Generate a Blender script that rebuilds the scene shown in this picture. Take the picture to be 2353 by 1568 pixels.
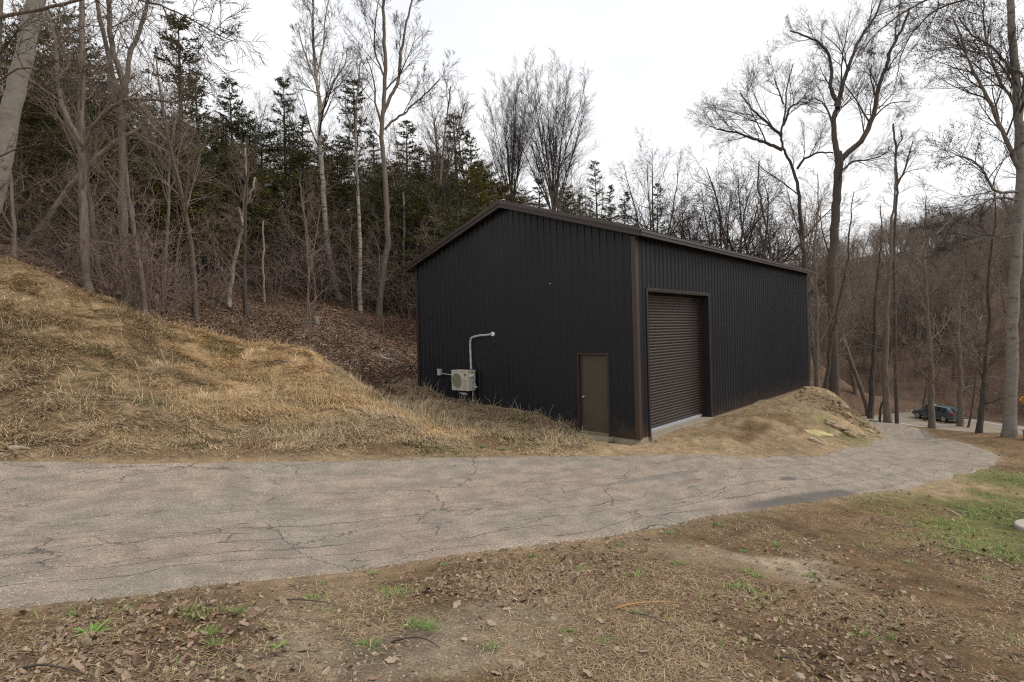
import bpy, math, random
import numpy as np
from mathutils import Vector, Matrix
sc = bpy.context.scene
for o in list(bpy.data.objects): bpy.data.objects.remove(o)
random.seed(7); rng = np.random.default_rng(7)
COL = sc.collection
R = math.radians

# ------------------------------------------------------------------ camera
F, PITCH, ROLL, CAMH = 1276.6, -0.0123, 0.0275, 2.7149
CX, CY = 1176.5, 783.9
def ray(px, py):
    dx, dy = px-CX, py-CY
    c, s = math.cos(ROLL), math.sin(ROLL)
    u = dx*c-dy*s; v = dx*s+dy*c
    X, y, z = u/F, 1.0, -v/F
    c, s = math.cos(PITCH), math.sin(PITCH)
    return (X, y*c-z*s, y*s+z*c)
def P(px, py, d):
    r = ray(px, py); t = d/r[1]
    return (r[0]*t, d, r[2]*t+CAMH)
cam_d = bpy.data.cameras.new('camera'); cam = bpy.data.objects.new('camera', cam_d); COL.objects.link(cam)
cr, sr, cp, sp = math.cos(ROLL), math.sin(ROLL), math.cos(PITCH), math.sin(PITCH)
def pit(v): return Vector((v[0], v[1]*cp-v[2]*sp, v[1]*sp+v[2]*cp))
right, up, fwd = pit((cr, 0, -sr)), pit((sr, 0, cr)), pit((0, 1, 0))
M = Matrix((right, up, -fwd)).transposed().to_4x4(); M.translation = (0, 0, CAMH)
cam.matrix_world = M
cam_d.sensor_width = 36; cam_d.lens = 36*F/2353.0; cam_d.clip_start = .05; cam_d.clip_end = 2000
sc.camera = cam

# ------------------------------------------------------------------ sky, sun, exposure
SUN_EL, SUN_AZ = 48, 98          # elevation, azimuth clockwise from +Y
w = bpy.data.worlds.new('World'); sc.world = w; w.use_nodes = True
nt = w.node_tree; nt.nodes.clear()
def N(nt, t, **k):
    n = nt.nodes.new(t)
    for a, b in k.items():
        if a.startswith('i_'):
            n.inputs[a[2:].replace('_', ' ')].default_value = b
        else: setattr(n, a, b)
    return n
out = N(nt, 'ShaderNodeOutputWorld'); bg = N(nt, 'ShaderNodeBackground'); bg.inputs[1].default_value = .1
sky = N(nt, 'ShaderNodeTexSky', sky_type='NISHITA', sun_disc=False, sun_elevation=R(SUN_EL), sun_rotation=R(SUN_AZ))
tc = N(nt, 'ShaderNodeTexCoord'); mp = N(nt, 'ShaderNodeMapping'); mp.inputs['Scale'].default_value = (1, 1, 2.6)
nz = N(nt, 'ShaderNodeTexNoise'); nz.inputs['Scale'].default_value = 1.7; nz.inputs['Detail'].default_value = 5; nz.inputs['Roughness'].default_value = .5
rp = N(nt, 'ShaderNodeValToRGB')
rp.color_ramp.elements[0].position = .36; rp.color_ramp.elements[0].color = (.73, .745, .785, 1)
rp.color_ramp.elements[1].position = .60; rp.color_ramp.elements[1].color = (.85, .85, .852, 1)
sc10 = N(nt, 'ShaderNodeVectorMath', operation='SCALE'); sc10.inputs['Scale'].default_value = 9.6
mx = N(nt, 'ShaderNodeMix', data_type='RGBA'); mx.inputs[0].default_value = .97
L = nt.links.new
L(tc.outputs['Generated'], mp.inputs[0]); L(mp.outputs[0], nz.inputs['Vector']); L(nz.outputs[0], rp.inputs[0])
L(rp.outputs[0], sc10.inputs[0]); L(sky.outputs[0], mx.inputs[6]); L(sc10.outputs[0], mx.inputs[7])
L(mx.outputs[2], bg.inputs[0]); L(bg.outputs[0], out.inputs[0])
sd = bpy.data.lights.new('sun', 'SUN'); sd.energy = 1.5; sd.angle = R(22); sd.color = (1, .94, .85)
so = bpy.data.objects.new('sun', sd); COL.objects.link(so); so.location = (0, 0, 60)
az, el = R(SUN_AZ), R(SUN_EL)
so.rotation_euler = Vector((math.sin(az)*math.cos(el), math.cos(az)*math.cos(el), math.sin(el))).to_track_quat('Z', 'Y').to_euler()
sc.view_settings.view_transform = 'Standard'; sc.view_settings.look = 'None'
sc.view_settings.exposure = 0.42; sc.view_settings.gamma = 1; sc.view_settings.use_curve_mapping = False
try:
    sc.cycles.use_denoising = False; sc.cycles.filter_width = 1.2
    sc.cycles.max_bounces = 5; sc.cycles.diffuse_bounces = 3; sc.cycles.glossy_bounces = 2
    sc.cycles.transparent_max_bounces = 4
except Exception: pass

# ------------------------------------------------------------------ object helpers
def tag(o, label=None, cat=None, group=None, kind=None):
    if label: o['label'] = label
    if cat: o['category'] = cat
    if group: o['group'] = group
    if kind: o['kind'] = kind
    return o
def empty(name, loc=(0, 0, 0), rz=0, **k):
    o = bpy.data.objects.new(name, None); o.location = loc; o.rotation_euler = (0, 0, rz)
    o.empty_display_size = .3
    COL.objects.link(o); return tag(o, **k)
def mesh_np(name, V, Fa, mats, col=None, smooth=False, mi=None, uv=None):
    """V (n,3); Fa (m,3) or (m,4) or list of both"""
    me = bpy.data.meshes.new(name)
    if not isinstance(Fa, list): Fa = [Fa]
    Fa = [np.asarray(f, dtype=np.int32) for f in Fa if len(f)]
    V = np.asarray(V, dtype=np.float32)
    me.vertices.add(len(V)); me.vertices.foreach_set('co', V.ravel())
    loops = np.concatenate([f.ravel() for f in Fa]); tot = np.concatenate([np.full(len(f), f.shape[1], np.int32) for f in Fa])
    st = np.concatenate([[0], np.cumsum(tot)[:-1]]).astype(np.int32)
    me.loops.add(len(loops)); me.loops.foreach_set('vertex_index', loops)
    me.polygons.add(len(tot)); me.polygons.foreach_set('loop_start', st); me.polygons.foreach_set('loop_total', tot)
    me.polygons.foreach_set('use_smooth', np.full(len(tot), smooth, dtype=bool))
    if mi is not None: me.polygons.foreach_set('material_index', np.asarray(mi, np.int32))
    if col is not None:
        a = me.color_attributes.new('Col', 'FLOAT_COLOR', 'POINT')
        c4 = np.ones((len(V), 4), np.float32); c4[:, :3] = col; a.data.foreach_set('color', c4.ravel())
    if uv is not None:
        u = me.uv_layers.new(name='UVMap'); u.data.foreach_set('uv', np.asarray(uv, np.float32)[loops].ravel())
    for m in (mats if isinstance(mats, (list, tuple)) else [mats]): me.materials.append(m)
    me.update(calc_edges=True); return me
def link(name, me, parent=None, **k):
    o = bpy.data.objects.new(name, me); COL.objects.link(o)
    if parent: o.parent = parent
    return tag(o, **k)
class MB:
    """collects boxes, prisms and tubes into one mesh"""
    def __init__(s): s.v = []; s.f = []
    def box(s, a, b, bev=0):
        x0, y0, z0 = a; x1, y1, z1 = b
        if x0 > x1: x0, x1 = x1, x0
        if y0 > y1: y0, y1 = y1, y0
        if z0 > z1: z0, z1 = z1, z0
        n = len(s.v)
        s.v += [(x0,y0,z0),(x1,y0,z0),(x1,y1,z0),(x0,y1,z0),(x0,y0,z1),(x1,y0,z1),(x1,y1,z1),(x0,y1,z1)]
        s.f += [tuple(n+i for i in q) for q in ((0,3,2,1),(4,5,6,7),(0,1,5,4),(1,2,6,5),(2,3,7,6),(3,0,4,7))]
        return s
    def prism(s, pts, d):
        """pts: planar loop of 3d points, d: extrusion vector"""
        n = len(s.v); k = len(pts)
        s.v += [tuple(p) for p in pts]+[(p[0]+d[0], p[1]+d[1], p[2]+d[2]) for p in pts]
        s.f += [tuple(n+i for i in range(k))[::-1], tuple(n+k+i for i in range(k))]
        s.f += [(n+i, n+(i+1) % k, n+k+(i+1) % k, n+k+i) for i in range(k)]
        return s
    def tube(s, pts, r, sides=8, caps=True):
        pts = [Vector(p) for p in pts]; n = len(s.v)
        rr = r if isinstance(r, (list, tuple)) else [r]*len(pts)
        prev = None
        for i, p in enumerate(pts):
            t = (pts[min(i+1, len(pts)-1)]-pts[max(i-1, 0)]).normalized()
            a = t.cross(Vector((0, 0, 1)) if abs(t.z) < .9 else Vector((1, 0, 0))) if prev is None else prev-t*prev.dot(t)
            a.normalize(); prev = a; b = t.cross(a)
            for j in range(sides):
                th = 2*math.pi*j/sides
                s.v.append(tuple(p+(a*math.cos(th)+b*math.sin(th))*rr[i]))
        for i in range(len(pts)-1):
            for j in range(sides):
                k = (j+1) % sides
                s.f.append((n+i*sides+j, n+i*sides+k, n+(i+1)*sides+k, n+(i+1)*sides+j))
        if caps:
            s.f.append(tuple(n+j for j in range(sides))[::-1]); e = n+(len(pts)-1)*sides
            s.f.append(tuple(e+j for j in range(sides)))
        return s
    def build(s, name, mat, parent=None, smooth=False, bevel=0, **k):
        me = bpy.data.meshes.new(name); me.from_pydata(s.v, [], s.f); me.materials.append(mat); me.update()
        if smooth:
            for p in me.polygons: p.use_smooth = len(p.vertices) == 4
        o = link(name, me, parent, **k)
        if bevel:
            m = o.modifiers.new('bevel', 'BEVEL'); m.width = bevel; m.segments = 2; m.limit_method = 'ANGLE'
        return o

# ------------------------------------------------------------------ noise
_tab = rng.random((256, 256)).astype(np.float32)
def vnoise(x, y, s, o=0):
    x = np.asarray(x)*s+37.3*o+1000; y = np.asarray(y)*s+91.7*o+1000
    xi = np.floor(x).astype(int); yi = np.floor(y).astype(int); fx = x-xi; fy = y-yi
    fx = fx*fx*(3-2*fx); fy = fy*fy*(3-2*fy)
    a = _tab[xi % 256, yi % 256]; b = _tab[(xi+1) % 256, yi % 256]; c = _tab[xi % 256, (yi+1) % 256]; d = _tab[(xi+1) % 256, (yi+1) % 256]
    return (a*(1-fx)+b*fx)*(1-fy)+(c*(1-fx)+d*fx)*fy-.5
def fbm(x, y, s, oc=4, o=0, g=.5):
    r = 0; a = 1
    for i in range(oc): r = r+a*vnoise(x, y, s*2**i, o+i*3); a *= g
    return r

# ------------------------------------------------------------------ materials
def mat(name, build=None, col=(.5, .5, .5), rough=.7, metal=0, spec=None, noise=None, bump=None, obj_rand=None, attr=False):
    m = bpy.data.materials.new(name); m.use_nodes = True; t = m.node_tree; b = t.nodes['Principled BSDF']
    b.inputs['Base Color'].default_value = (*col, 1); b.inputs['Roughness'].default_value = rough; b.inputs['Metallic'].default_value = metal
    if spec is not None: b.inputs['Specular IOR Level'].default_value = spec
    tcn = N(t, 'ShaderNodeTexCoord'); cur = None
    if attr:
        a = N(t, 'ShaderNodeVertexColor', layer_name='Col'); cur = a.outputs[0]
    if noise:   # (scale vec, scale, lo, hi)
        mpn = N(t, 'ShaderNodeMapping'); mpn.inputs['Scale'].default_value = noise[0]
        n = N(t, 'ShaderNodeTexNoise'); n.inputs['Scale'].default_value = noise[1]; n.inputs['Detail'].default_value = 6; n.inputs['Roughness'].default_value = .65
        mr = N(t, 'ShaderNodeMapRange'); mr.inputs['From Min'].default_value = .3; mr.inputs['From Max'].default_value = .7
        mr.inputs['To Min'].default_value = noise[2]; mr.inputs['To Max'].default_value = noise[3]
        mul = N(t, 'ShaderNodeVectorMath', operation='SCALE')
        if cur: t.links.new(cur, mul.inputs[0])
        else: mul.inputs[0].default_value = col
        t.links.new(tcn.outputs['Object'], mpn.inputs[0]); t.links.new(mpn.outputs[0], n.inputs['Vector']); t.links.new(n.outputs[0], mr.inputs[0])
        t.links.new(mr.outputs[0], mul.inputs['Scale']); cur = mul.outputs[0]
        if bump:
            bn = N(t, 'ShaderNodeBump'); bn.inputs['Strength'].default_value = bump[0]; bn.inputs['Distance'].default_value = bump[1]
            t.links.new(n.outputs[0], bn.inputs['Height']); t.links.new(bn.outputs[0], b.inputs['Normal'])
    if obj_rand:  # (second colour, factor scale)
        oi = N(t, 'ShaderNodeObjectInfo'); mm = N(t, 'ShaderNodeMix', data_type='RGBA')
        vm = N(t, 'ShaderNodeMath', operation='MULTIPLY'); vm.inputs[1].default_value = obj_rand[1]
        t.links.new(oi.outputs['Random'], vm.inputs[0]); t.links.new(vm.outputs[0], mm.inputs[0])
        if cur: t.links.new(cur, mm.inputs[6])
        else: mm.inputs[6].default_value = (*col, 1)
        mm.inputs[7].default_value = (*obj_rand[0], 1); cur = mm.outputs[2]
    if cur: t.links.new(cur, b.inputs['Base Color'])
    if build: build(t, b, tcn)
    return m
ST = (1, 1, .18)
M_bark = mat('bark_grey', col=(.165, .135, .105), rough=.9, noise=(ST, 10, .4, 1.6), bump=(1, .04), obj_rand=((.12, .095, .075), .7))
M_bark_d = mat('bark_dark', col=(.062, .05, .042), rough=.9, noise=(ST, 10, .4, 1.6), bump=(1, .04), obj_rand=((.09, .07, .055), .6))
M_twig_s = mat('twig_silhouette', col=(.045, .034, .030), rough=.9, obj_rand=((.07, .052, .045), .6))  # silhouette darkness of twigs against the bright sky, put into the colour
M_twig = mat('twig_brown', col=(.15, .115, .09), rough=.9, obj_rand=((.24, .195, .16), .7))
M_twig_p = mat('twig_purple_grey', col=(.19, .138, .115), rough=.9, obj_rand=((.15, .115, .09), .8))
M_log = mat('dead_wood', col=(.34, .29, .22), rough=.9, noise=(ST, 12, .5, 1.3), bump=(.6, .02))
M_stub = mat('split_wood_pale', col=(.42, .36, .27), rough=.9, noise=(ST, 12, .6, 1.2))
def birch(t, b, tcn):
    mpn = N(t, 'ShaderNodeMapping'); mpn.inputs['Scale'].default_value = (1.2, 1.2, 9)
    n = N(t, 'ShaderNodeTexNoise'); n.inputs['Scale'].default_value = 1.6; n.inputs['Detail'].default_value = 4
    r = N(t, 'ShaderNodeValToRGB'); e = r.color_ramp.elements
    e[0].position = .36; e[0].color = (.075, .06, .05, 1); e[1].position = .46; e[1].color = (.30, .26, .215, 1)
    e = r.color_ramp.elements.new(.75); e.color = (.40, .36, .30, 1)
    t.links.new(tcn.outputs['Object'], mpn.inputs[0]); t.links.new(mpn.outputs[0], n.inputs['Vector']); t.links.new(n.outputs[0], r.inputs[0])
    t.links.new(r.outputs[0], b.inputs['Base Color'])
M_birch = mat('bark_birch', birch, rough=.8)
def poplar(t, b, tcn):
    mpn = N(t, 'ShaderNodeMapping'); mpn.inputs['Scale'].default_value = (3.5, 3.5, 8)
    n = N(t, 'ShaderNodeTexNoise'); n.inputs['Scale'].default_value = 1.0; n.inputs['Detail'].default_value = 6; n.inputs['Roughness'].default_value = .7
    r = N(t, 'ShaderNodeValToRGB'); e = r.color_ramp.elements
    e[0].position = .33; e[0].color = (.05, .042, .035, 1); e[1].position = .41; e[1].color = (.175, .155, .13, 1)
    e = r.color_ramp.elements.new(.72); e.color = (.25, .225, .19, 1)
    t.links.new(tcn.outputs['Object'], mpn.inputs[0]); t.links.new(mpn.outputs[0], n.inputs['Vector']); t.links.new(n.outputs[0], r.inputs[0])
    t.links.new(r.outputs[0], b.inputs['Base Color'])
    bn = N(t, 'ShaderNodeBump'); bn.inputs['Strength'].default_value = .5; bn.inputs['Distance'].default_value = .02; t.links.new(n.outputs[0], bn.inputs['Height']); t.links.new(bn.outputs[0], b.inputs['Normal'])
M_poplar = mat('bark_poplar', poplar, rough=.85)
M_needle = mat('evergreen_foliage', col=(.105, .12, .058), rough=.85, obj_rand=((.20, .17, .085), .95), noise=((1, 1, 1), .9, .65, 1.4))
M_grass = mat('dry_grass_blade', rough=.8, attr=True)
M_leaf = mat('dead_leaf', rough=.75, attr=True)
M_stone = mat('stone', col=(.30, .24, .17), rough=.9, noise=((1, 1, 1), 9, .7, 1.25), bump=(.4, .02))
def cladding(t, b, tcn):
    lk = t.links.new; n = N(t, 'ShaderNodeTexNoise'); n.inputs['Scale'].default_value = 3.5; n.inputs['Detail'].default_value = 7; n.inputs['Roughness'].default_value = .7; lk(tcn.outputs['Object'], n.inputs['Vector'])
    n2 = N(t, 'ShaderNodeTexNoise'); n2.inputs['Scale'].default_value = .55; n2.inputs['Detail'].default_value = 3; lk(tcn.outputs['Object'], n2.inputs['Vector'])
    x = N(t, 'ShaderNodeSeparateXYZ'); lk(tcn.outputs['Object'], x.inputs[0])
    m = N(t, 'ShaderNodeMapRange'); m.inputs['From Min'].default_value = .02; m.inputs['From Max'].default_value = .75; m.inputs['To Min'].default_value = .5; m.inputs['To Max'].default_value = -.25; lk(x.outputs[2], m.inputs[0])
    a = N(t, 'ShaderNodeMath', operation='ADD', use_clamp=True); lk(m.outputs[0], a.inputs[0])
    mm = N(t, 'ShaderNodeMapRange'); mm.inputs['From Min'].default_value = .35; mm.inputs['From Max'].default_value = .75; mm.inputs['To Min'].default_value = -.25; mm.inputs['To Max'].default_value = .35; lk(n.outputs[0], mm.inputs[0]); lk(mm.outputs[0], a.inputs[1])
    c = N(t, 'ShaderNodeMix', data_type='RGBA'); lk(a.outputs[0], c.inputs[0]); c.inputs[6].default_value = (.0115, .0125, .0175, 1); c.inputs[7].default_value = (.075, .055, .038, 1); lk(c.outputs[2], b.inputs['Base Color'])
    r = N(t, 'ShaderNodeMapRange'); r.inputs['From Min'].default_value = .35; r.inputs['From Max'].default_value = .65; r.inputs['To Min'].default_value = .36; r.inputs['To Max'].default_value = .5; lk(n2.outputs[0], r.inputs[0]); lk(r.outputs[0], b.inputs['Roughness'])
    bn = N(t, 'ShaderNodeBump'); bn.inputs['Strength'].default_value = .12; bn.inputs['Distance'].default_value = .05; lk(n2.outputs[0], bn.inputs['Height']); lk(bn.outputs[0], b.inputs['Normal'])
M_wall = mat('charcoal_metal', cladding, spec=.32)
M_trim = mat('dark_brown_metal', col=(.035, .023, .019), rough=.4)
M_trim2 = mat('corner_brown_metal', col=(.052, .031, .021), rough=.45)
M_roof = mat('roof_metal', col=(.04, .032, .03), rough=.4)
M_dark = mat('black_frame_metal', col=(.012, .010, .009), rough=.5)
M_door = mat('bronze_door_paint', col=(.064, .053, .038), rough=.42, noise=((1, 1, 1), .9, .92, 1.08))
M_slat = mat('roller_slat_brown', col=(.036, .025, .022), rough=.33)
M_galv = mat('galvanised_bar', col=(.46, .49, .52), rough=.4, metal=.3, noise=((1, 1, 1), 14, .85, 1.1))
M_conc = mat('concrete', col=(.30, .255, .19), rough=.9, noise=((1, 1, 1), 9, .72, 1.2), bump=(.3, .01))
M_conc2 = mat('dusty_concrete', col=(.25, .195, .13), rough=.95, noise=((1, 1, 1), 6, .75, 1.2))
M_acw = mat('condenser_cream', col=(.50, .47, .38), rough=.5, noise=((1, 1, 1), 8, .9, 1.06))
M_acd = mat('condenser_dark', col=(.06, .055, .045), rough=.6)
M_acg = mat('condenser_grille', col=(.30, .275, .21), rough=.5)
M_pipe = mat('grey_pipe_wrap', col=(.42, .43, .44), rough=.5, noise=((1, 1, 1), 30, .8, 1.1), bump=(.5, .01))
M_black = mat('rubber_black', col=(.015, .015, .015), rough=.8)
M_white = mat('white_plastic', col=(.75, .75, .74), rough=.5)
M_car = mat('car_paint_grey_green', col=(.095, .125, .135), rough=.25, metal=.3)
M_glass = mat('car_glass', col=(.02, .025, .028), rough=.06)
M_rim = mat('alloy_rim', col=(.45, .45, .46), rough=.3, metal=.6)
M_red = mat('red_tail_lamp', col=(.35, .02, .03), rough=.25)
M_sign = mat('orange_sign', col=(.85, .36, .015), rough=.5)
M_post = mat('green_grey_post', col=(.22, .25, .17), rough=.6)
M_grayb = mat('pedestal_grey', col=(.20, .18, .155), rough=.7, noise=((1, 1, 1), 6, .85, 1.1))
M_green = mat('green_blade', rough=.7, attr=True)
M_wire = mat('wire_grey', col=(.22, .2, .18), rough=.6)
M_paint = mat('road_line_white', col=(.72, .70, .64), rough=.8, noise=((1, 1, 1), 3, .8, 1.08))
M_painty = mat('road_line_yellow', col=(.55, .33, .09), rough=.8, noise=((1, 1, 1), 3, .8, 1.08))
M_sand = mat('yellow_flagstone', col=(.45, .38, .18), rough=.9, noise=((1, 1, 1), 9, .8, 1.2))

def terrain_nodes(t, b, tcn):
    a = N(t, 'ShaderNodeVertexColor', layer_name='Col')
    n1 = N(t, 'ShaderNodeTexNoise'); n1.inputs['Scale'].default_value = 5; n1.inputs['Detail'].default_value = 8; n1.inputs['Roughness'].default_value = .7
    n2 = N(t, 'ShaderNodeTexNoise'); n2.inputs['Scale'].default_value = 55; n2.inputs['Detail'].default_value = 5; n2.inputs['Roughness'].default_value = .7
    v = N(t, 'ShaderNodeTexVoronoi'); v.inputs['Scale'].default_value = 38
    for n in (n1, n2, v): t.links.new(tcn.outputs['Object'], n.inputs['Vector'])
    r1 = N(t, 'ShaderNodeMapRange'); r1.inputs['From Min'].default_value = .3; r1.inputs['From Max'].default_value = .7; r1.inputs['To Min'].default_value = .62; r1.inputs['To Max'].default_value = 1.35
    r2 = N(t, 'ShaderNodeMapRange'); r2.inputs['From Min'].default_value = .3; r2.inputs['From Max'].default_value = .7; r2.inputs['To Min'].default_value = .5; r2.inputs['To Max'].default_value = 1.5
    t.links.new(n1.outputs[0], r1.inputs[0]); t.links.new(n2.outputs[0], r2.inputs[0])
    m = N(t, 'ShaderNodeMath', operation='MULTIPLY'); t.links.new(r1.outputs[0], m.inputs[0]); t.links.new(r2.outputs[0], m.inputs[1])
    s = N(t, 'ShaderNodeVectorMath', operation='SCALE'); t.links.new(a.outputs[0], s.inputs[0]); t.links.new(m.outputs[0], s.inputs['Scale'])
    # pale pebbles and chips
    lt = N(t, 'ShaderNodeMath', operation='LESS_THAN'); lt.inputs[1].default_value = .22; t.links.new(v.outputs['Distance'], lt.inputs[0])
    gt = N(t, 'ShaderNodeMath', operation='GREATER_THAN'); gt.inputs[1].default_value = .8
    sx = N(t, 'ShaderNodeSeparateColor'); t.links.new(v.outputs['Color'], sx.inputs[0]); t.links.new(sx.outputs[0], gt.inputs[0])
    mm = N(t, 'ShaderNodeMath', operation='MULTIPLY'); t.links.new(lt.outputs[0], mm.inputs[0]); t.links.new(gt.outputs[0], mm.inputs[1])
    m3 = N(t, 'ShaderNodeMath', operation='MULTIPLY'); m3.inputs[1].default_value = .6; t.links.new(mm.outputs[0], m3.inputs[0])
    mx = N(t, 'ShaderNodeMix', data_type='RGBA'); t.links.new(m3.outputs[0], mx.inputs[0]); t.links.new(s.outputs[0], mx.inputs[6]); mx.inputs[7].default_value = (.38, .30, .20, 1)
    t.links.new(mx.outputs[2], b.inputs['Base Color'])
    bn = N(t, 'ShaderNodeBump'); bn.inputs['Strength'].default_value = .9; bn.inputs['Distance'].default_value = .03
    t.links.new(n2.outputs[0], bn.inputs['Height']); t.links.new(bn.outputs[0], b.inputs['Normal'])
M_ground = mat('ground_soil', terrain_nodes, rough=.95, spec=.15)

def asphalt(t, b, tcn, cracks=True):
    lk = t.links.new
    def noise(scale, det=5, vec=None, rough=.6):
        n = N(t, 'ShaderNodeTexNoise'); n.inputs['Scale'].default_value = scale; n.inputs['Detail'].default_value = det; n.inputs['Roughness'].default_value = rough
        lk(vec or tcn.outputs['UV'], n.inputs['Vector']); return n.outputs[0]
    def rng_(x, a, b_, c, d):
        m = N(t, 'ShaderNodeMapRange'); m.interpolation_type = 'SMOOTHSTEP'
        for k, v in zip(('From Min', 'From Max', 'To Min', 'To Max'), (a, b_, c, d)): m.inputs[k].default_value = v
        lk(x, m.inputs[0]); return m.outputs[0]
    def mth(op, x, y):
        m = N(t, 'ShaderNodeMath', operation=op)
        for i, q in enumerate((x, y)):
            if isinstance(q, (int, float)): m.inputs[i].default_value = q
            else: lk(q, m.inputs[i])
        return m.outputs[0]
    def mixc(f, a, c):
        m = N(t, 'ShaderNodeMix', data_type='RGBA')
        if isinstance(f, (int, float)): m.inputs[0].default_value = f
        else: lk(f, m.inputs[0])
        for i, q in ((6, a), (7, c)):
            if isinstance(q, tuple): m.inputs[i].default_value = (*q, 1)
            else: lk(q, m.inputs[i])
        return m.outputs[2]
    big = rng_(noise(.55, 9, rough=.72), .40, .60, 0, 1)
    col = mixc(big, (.258, .226, .180), (.290, .230, .182))
    xs = N(t, 'ShaderNodeSeparateXYZ'); lk(tcn.outputs['UV'], xs.inputs[0])
    rightgrey = rng_(xs.outputs[0], 18, 27, 0, .8)
    col = mixc(rightgrey, col, (.275, .236, .184))
    mot = rng_(noise(2.2, 6), .35, .68, .82, 1.14)
    grit = rng_(noise(60, 3, rough=.8), .3, .7, .5, 1.5)
    v = N(t, 'ShaderNodeTexVoronoi'); v.inputs['Scale'].default_value = 42; lk(tcn.outputs['UV'], v.inputs['Vector'])
    sx = N(t, 'ShaderNodeSeparateColor'); lk(v.outputs['Color'], sx.inputs[0])
    stone = mth('MULTIPLY', mth('GREATER_THAN', sx.outputs[0], .82), mth('LESS_THAN', v.outputs['Distance'], .3))
    col = mixc(mth('MULTIPLY', stone, .75), col, (.58, .52, .44))
    s = N(t, 'ShaderNodeVectorMath', operation='SCALE'); lk(col, s.inputs[0]); lk(mth('MULTIPLY', mot, grit), s.inputs['Scale']); col = s.outputs[0]
    sp = rng_(noise(22, 4, rough=.8), .34, .66, .82, 1.18)
    s = N(t, 'ShaderNodeVectorMath', operation='SCALE'); lk(col, s.inputs[0]); lk(sp, s.inputs['Scale']); col = s.outputs[0]
    # warped voronoi cracks
    def crack(sx_, sy_, width, warp, seed):
        wn = N(t, 'ShaderNodeTexNoise'); wn.inputs['Scale'].default_value = 1.6; wn.inputs['Detail'].default_value = 6; wn.inputs['Roughness'].default_value = .7; lk(tcn.outputs['UV'], wn.inputs['Vector'])
        sub = N(t, 'ShaderNodeVectorMath', operation='SUBTRACT'); lk(wn.outputs['Color'], sub.inputs[0]); sub.inputs[1].default_value = (.5, .5, .5)
        sl = N(t, 'ShaderNodeVectorMath', operation='SCALE'); lk(sub.outputs[0], sl.inputs[0]); sl.inputs['Scale'].default_value = warp
        ad = N(t, 'ShaderNodeVectorMath', operation='ADD'); lk(sl.outputs[0], ad.inputs[0]); lk(tcn.outputs['UV'], ad.inputs[1])
        mp_ = N(t, 'ShaderNodeMapping'); mp_.inputs['Location'].default_value = (seed, seed*.7, 0); mp_.inputs['Scale'].default_value = (sx_, sy_, 1); lk(ad.outputs[0], mp_.inputs[0])
        vo = N(t, 'ShaderNodeTexVoronoi', voronoi_dimensions='2D', feature='DISTANCE_TO_EDGE'); vo.inputs['Scale'].default_value = 1; lk(mp_.outputs[0], vo.inputs['Vector'])
        return rng_(vo.outputs['Distance'], 0, width, 1, 0)
    c1 = crack(.36, .55, .0065, .8, 3.1)
    m1 = rng_(noise(.9, 3), .40, .52, 0, 1)
    # long cracks running with the drive
    def stretch(sx_, sy_, scale, det, rough=.6, loc=0):
        mp_ = N(t, 'ShaderNodeMapping'); mp_.inputs['Location'].default_value = (loc, loc*.3, 0); mp_.inputs['Scale'].default_value = (sx_, sy_, 1); lk(tcn.outputs['UV'], mp_.inputs[0]); return noise(scale, det, mp_.outputs[0], rough)
    wander = mth('MULTIPLY', stretch(.35, .6, 1, 3), 1.1); jig = mth('MULTIPLY', noise(4, 6, rough=.75), .13)
    vv = mth('ADD', xs.outputs[1], mth('ADD', wander, jig))
    fr = mth('FRACT', mth('MULTIPLY', vv, 2.6), 0); dist = mth('ABSOLUTE', mth('SUBTRACT', fr, .5), 0)
    c2 = rng_(dist, .008, .032, 1, 0)
    m2 = mth('MULTIPLY', rng_(stretch(.5, 2.6, 1.0, 4, loc=5), .43, .50, 0, 1), rng_(xs.outputs[1], .8, 4.2, 1, .12))
    c3 = mth('MULTIPLY', crack(1.5, 3.2, .03, .4, 1.7), rng_(noise(.8, 4), .52, .62, 0, .8))
    c3 = mth('MULTIPLY', c3, mth('SUBTRACT', 1.0, rightgrey)); m2 = mth('MULTIPLY', m2, mth('SUBTRACT', 1.0, mth('MULTIPLY', rightgrey, .5))); m1 = mth('MULTIPLY', m1, mth('SUBTRACT', 1.0, mth('MULTIPLY', rightgrey, .75)))
    cr_ = mth('MAXIMUM', mth('MULTIPLY', c1, m1), mth('MAXIMUM', mth('MULTIPLY', c2, m2), c3))
    col = mixc(mth('MULTIPLY', cr_, .85), col, (.05, .042, .035))
    # worn damp stains: (u, v, radius u, radius v, colour, strength)
    for (u0, v0, ru, rv, c, st) in STAINS:
        mp_ = N(t, 'ShaderNodeVectorMath', operation='SUBTRACT'); lk(tcn.outputs['UV'], mp_.inputs[0]); mp_.inputs[1].default_value = (u0, v0, 0)
        dv = N(t, 'ShaderNodeVectorMath', operation='DIVIDE'); lk(mp_.outputs[0], dv.inputs[0]); dv.inputs[1].default_value = (ru, rv, 1)
        ln = N(t, 'ShaderNodeVectorMath', operation='LENGTH'); lk(dv.outputs[0], ln.inputs[0])
        dd = mth('ADD', ln.outputs['Value'], mth('MULTIPLY', noise(2.5, 5), .9))
        col = mixc(rng_(dd, 1.0, 1.6, st, 0), col, c)
    lk(col, b.inputs['Base Color'])
    bn = N(t, 'ShaderNodeBump'); bn.inputs['Strength'].default_value = .7; bn.inputs['Distance'].default_value = .012
    lk(mth('SUBTRACT', noise(70, 3, rough=.8), mth('MULTIPLY', cr_, 1.4)), bn.inputs['Height']); lk(bn.outputs[0], b.inputs['Normal'])
M_road = mat('county_road_asphalt', col=(.255, .215, .17), rough=.9, noise=((1, 1, 1), 2.5, .9, 1.1))

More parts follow.
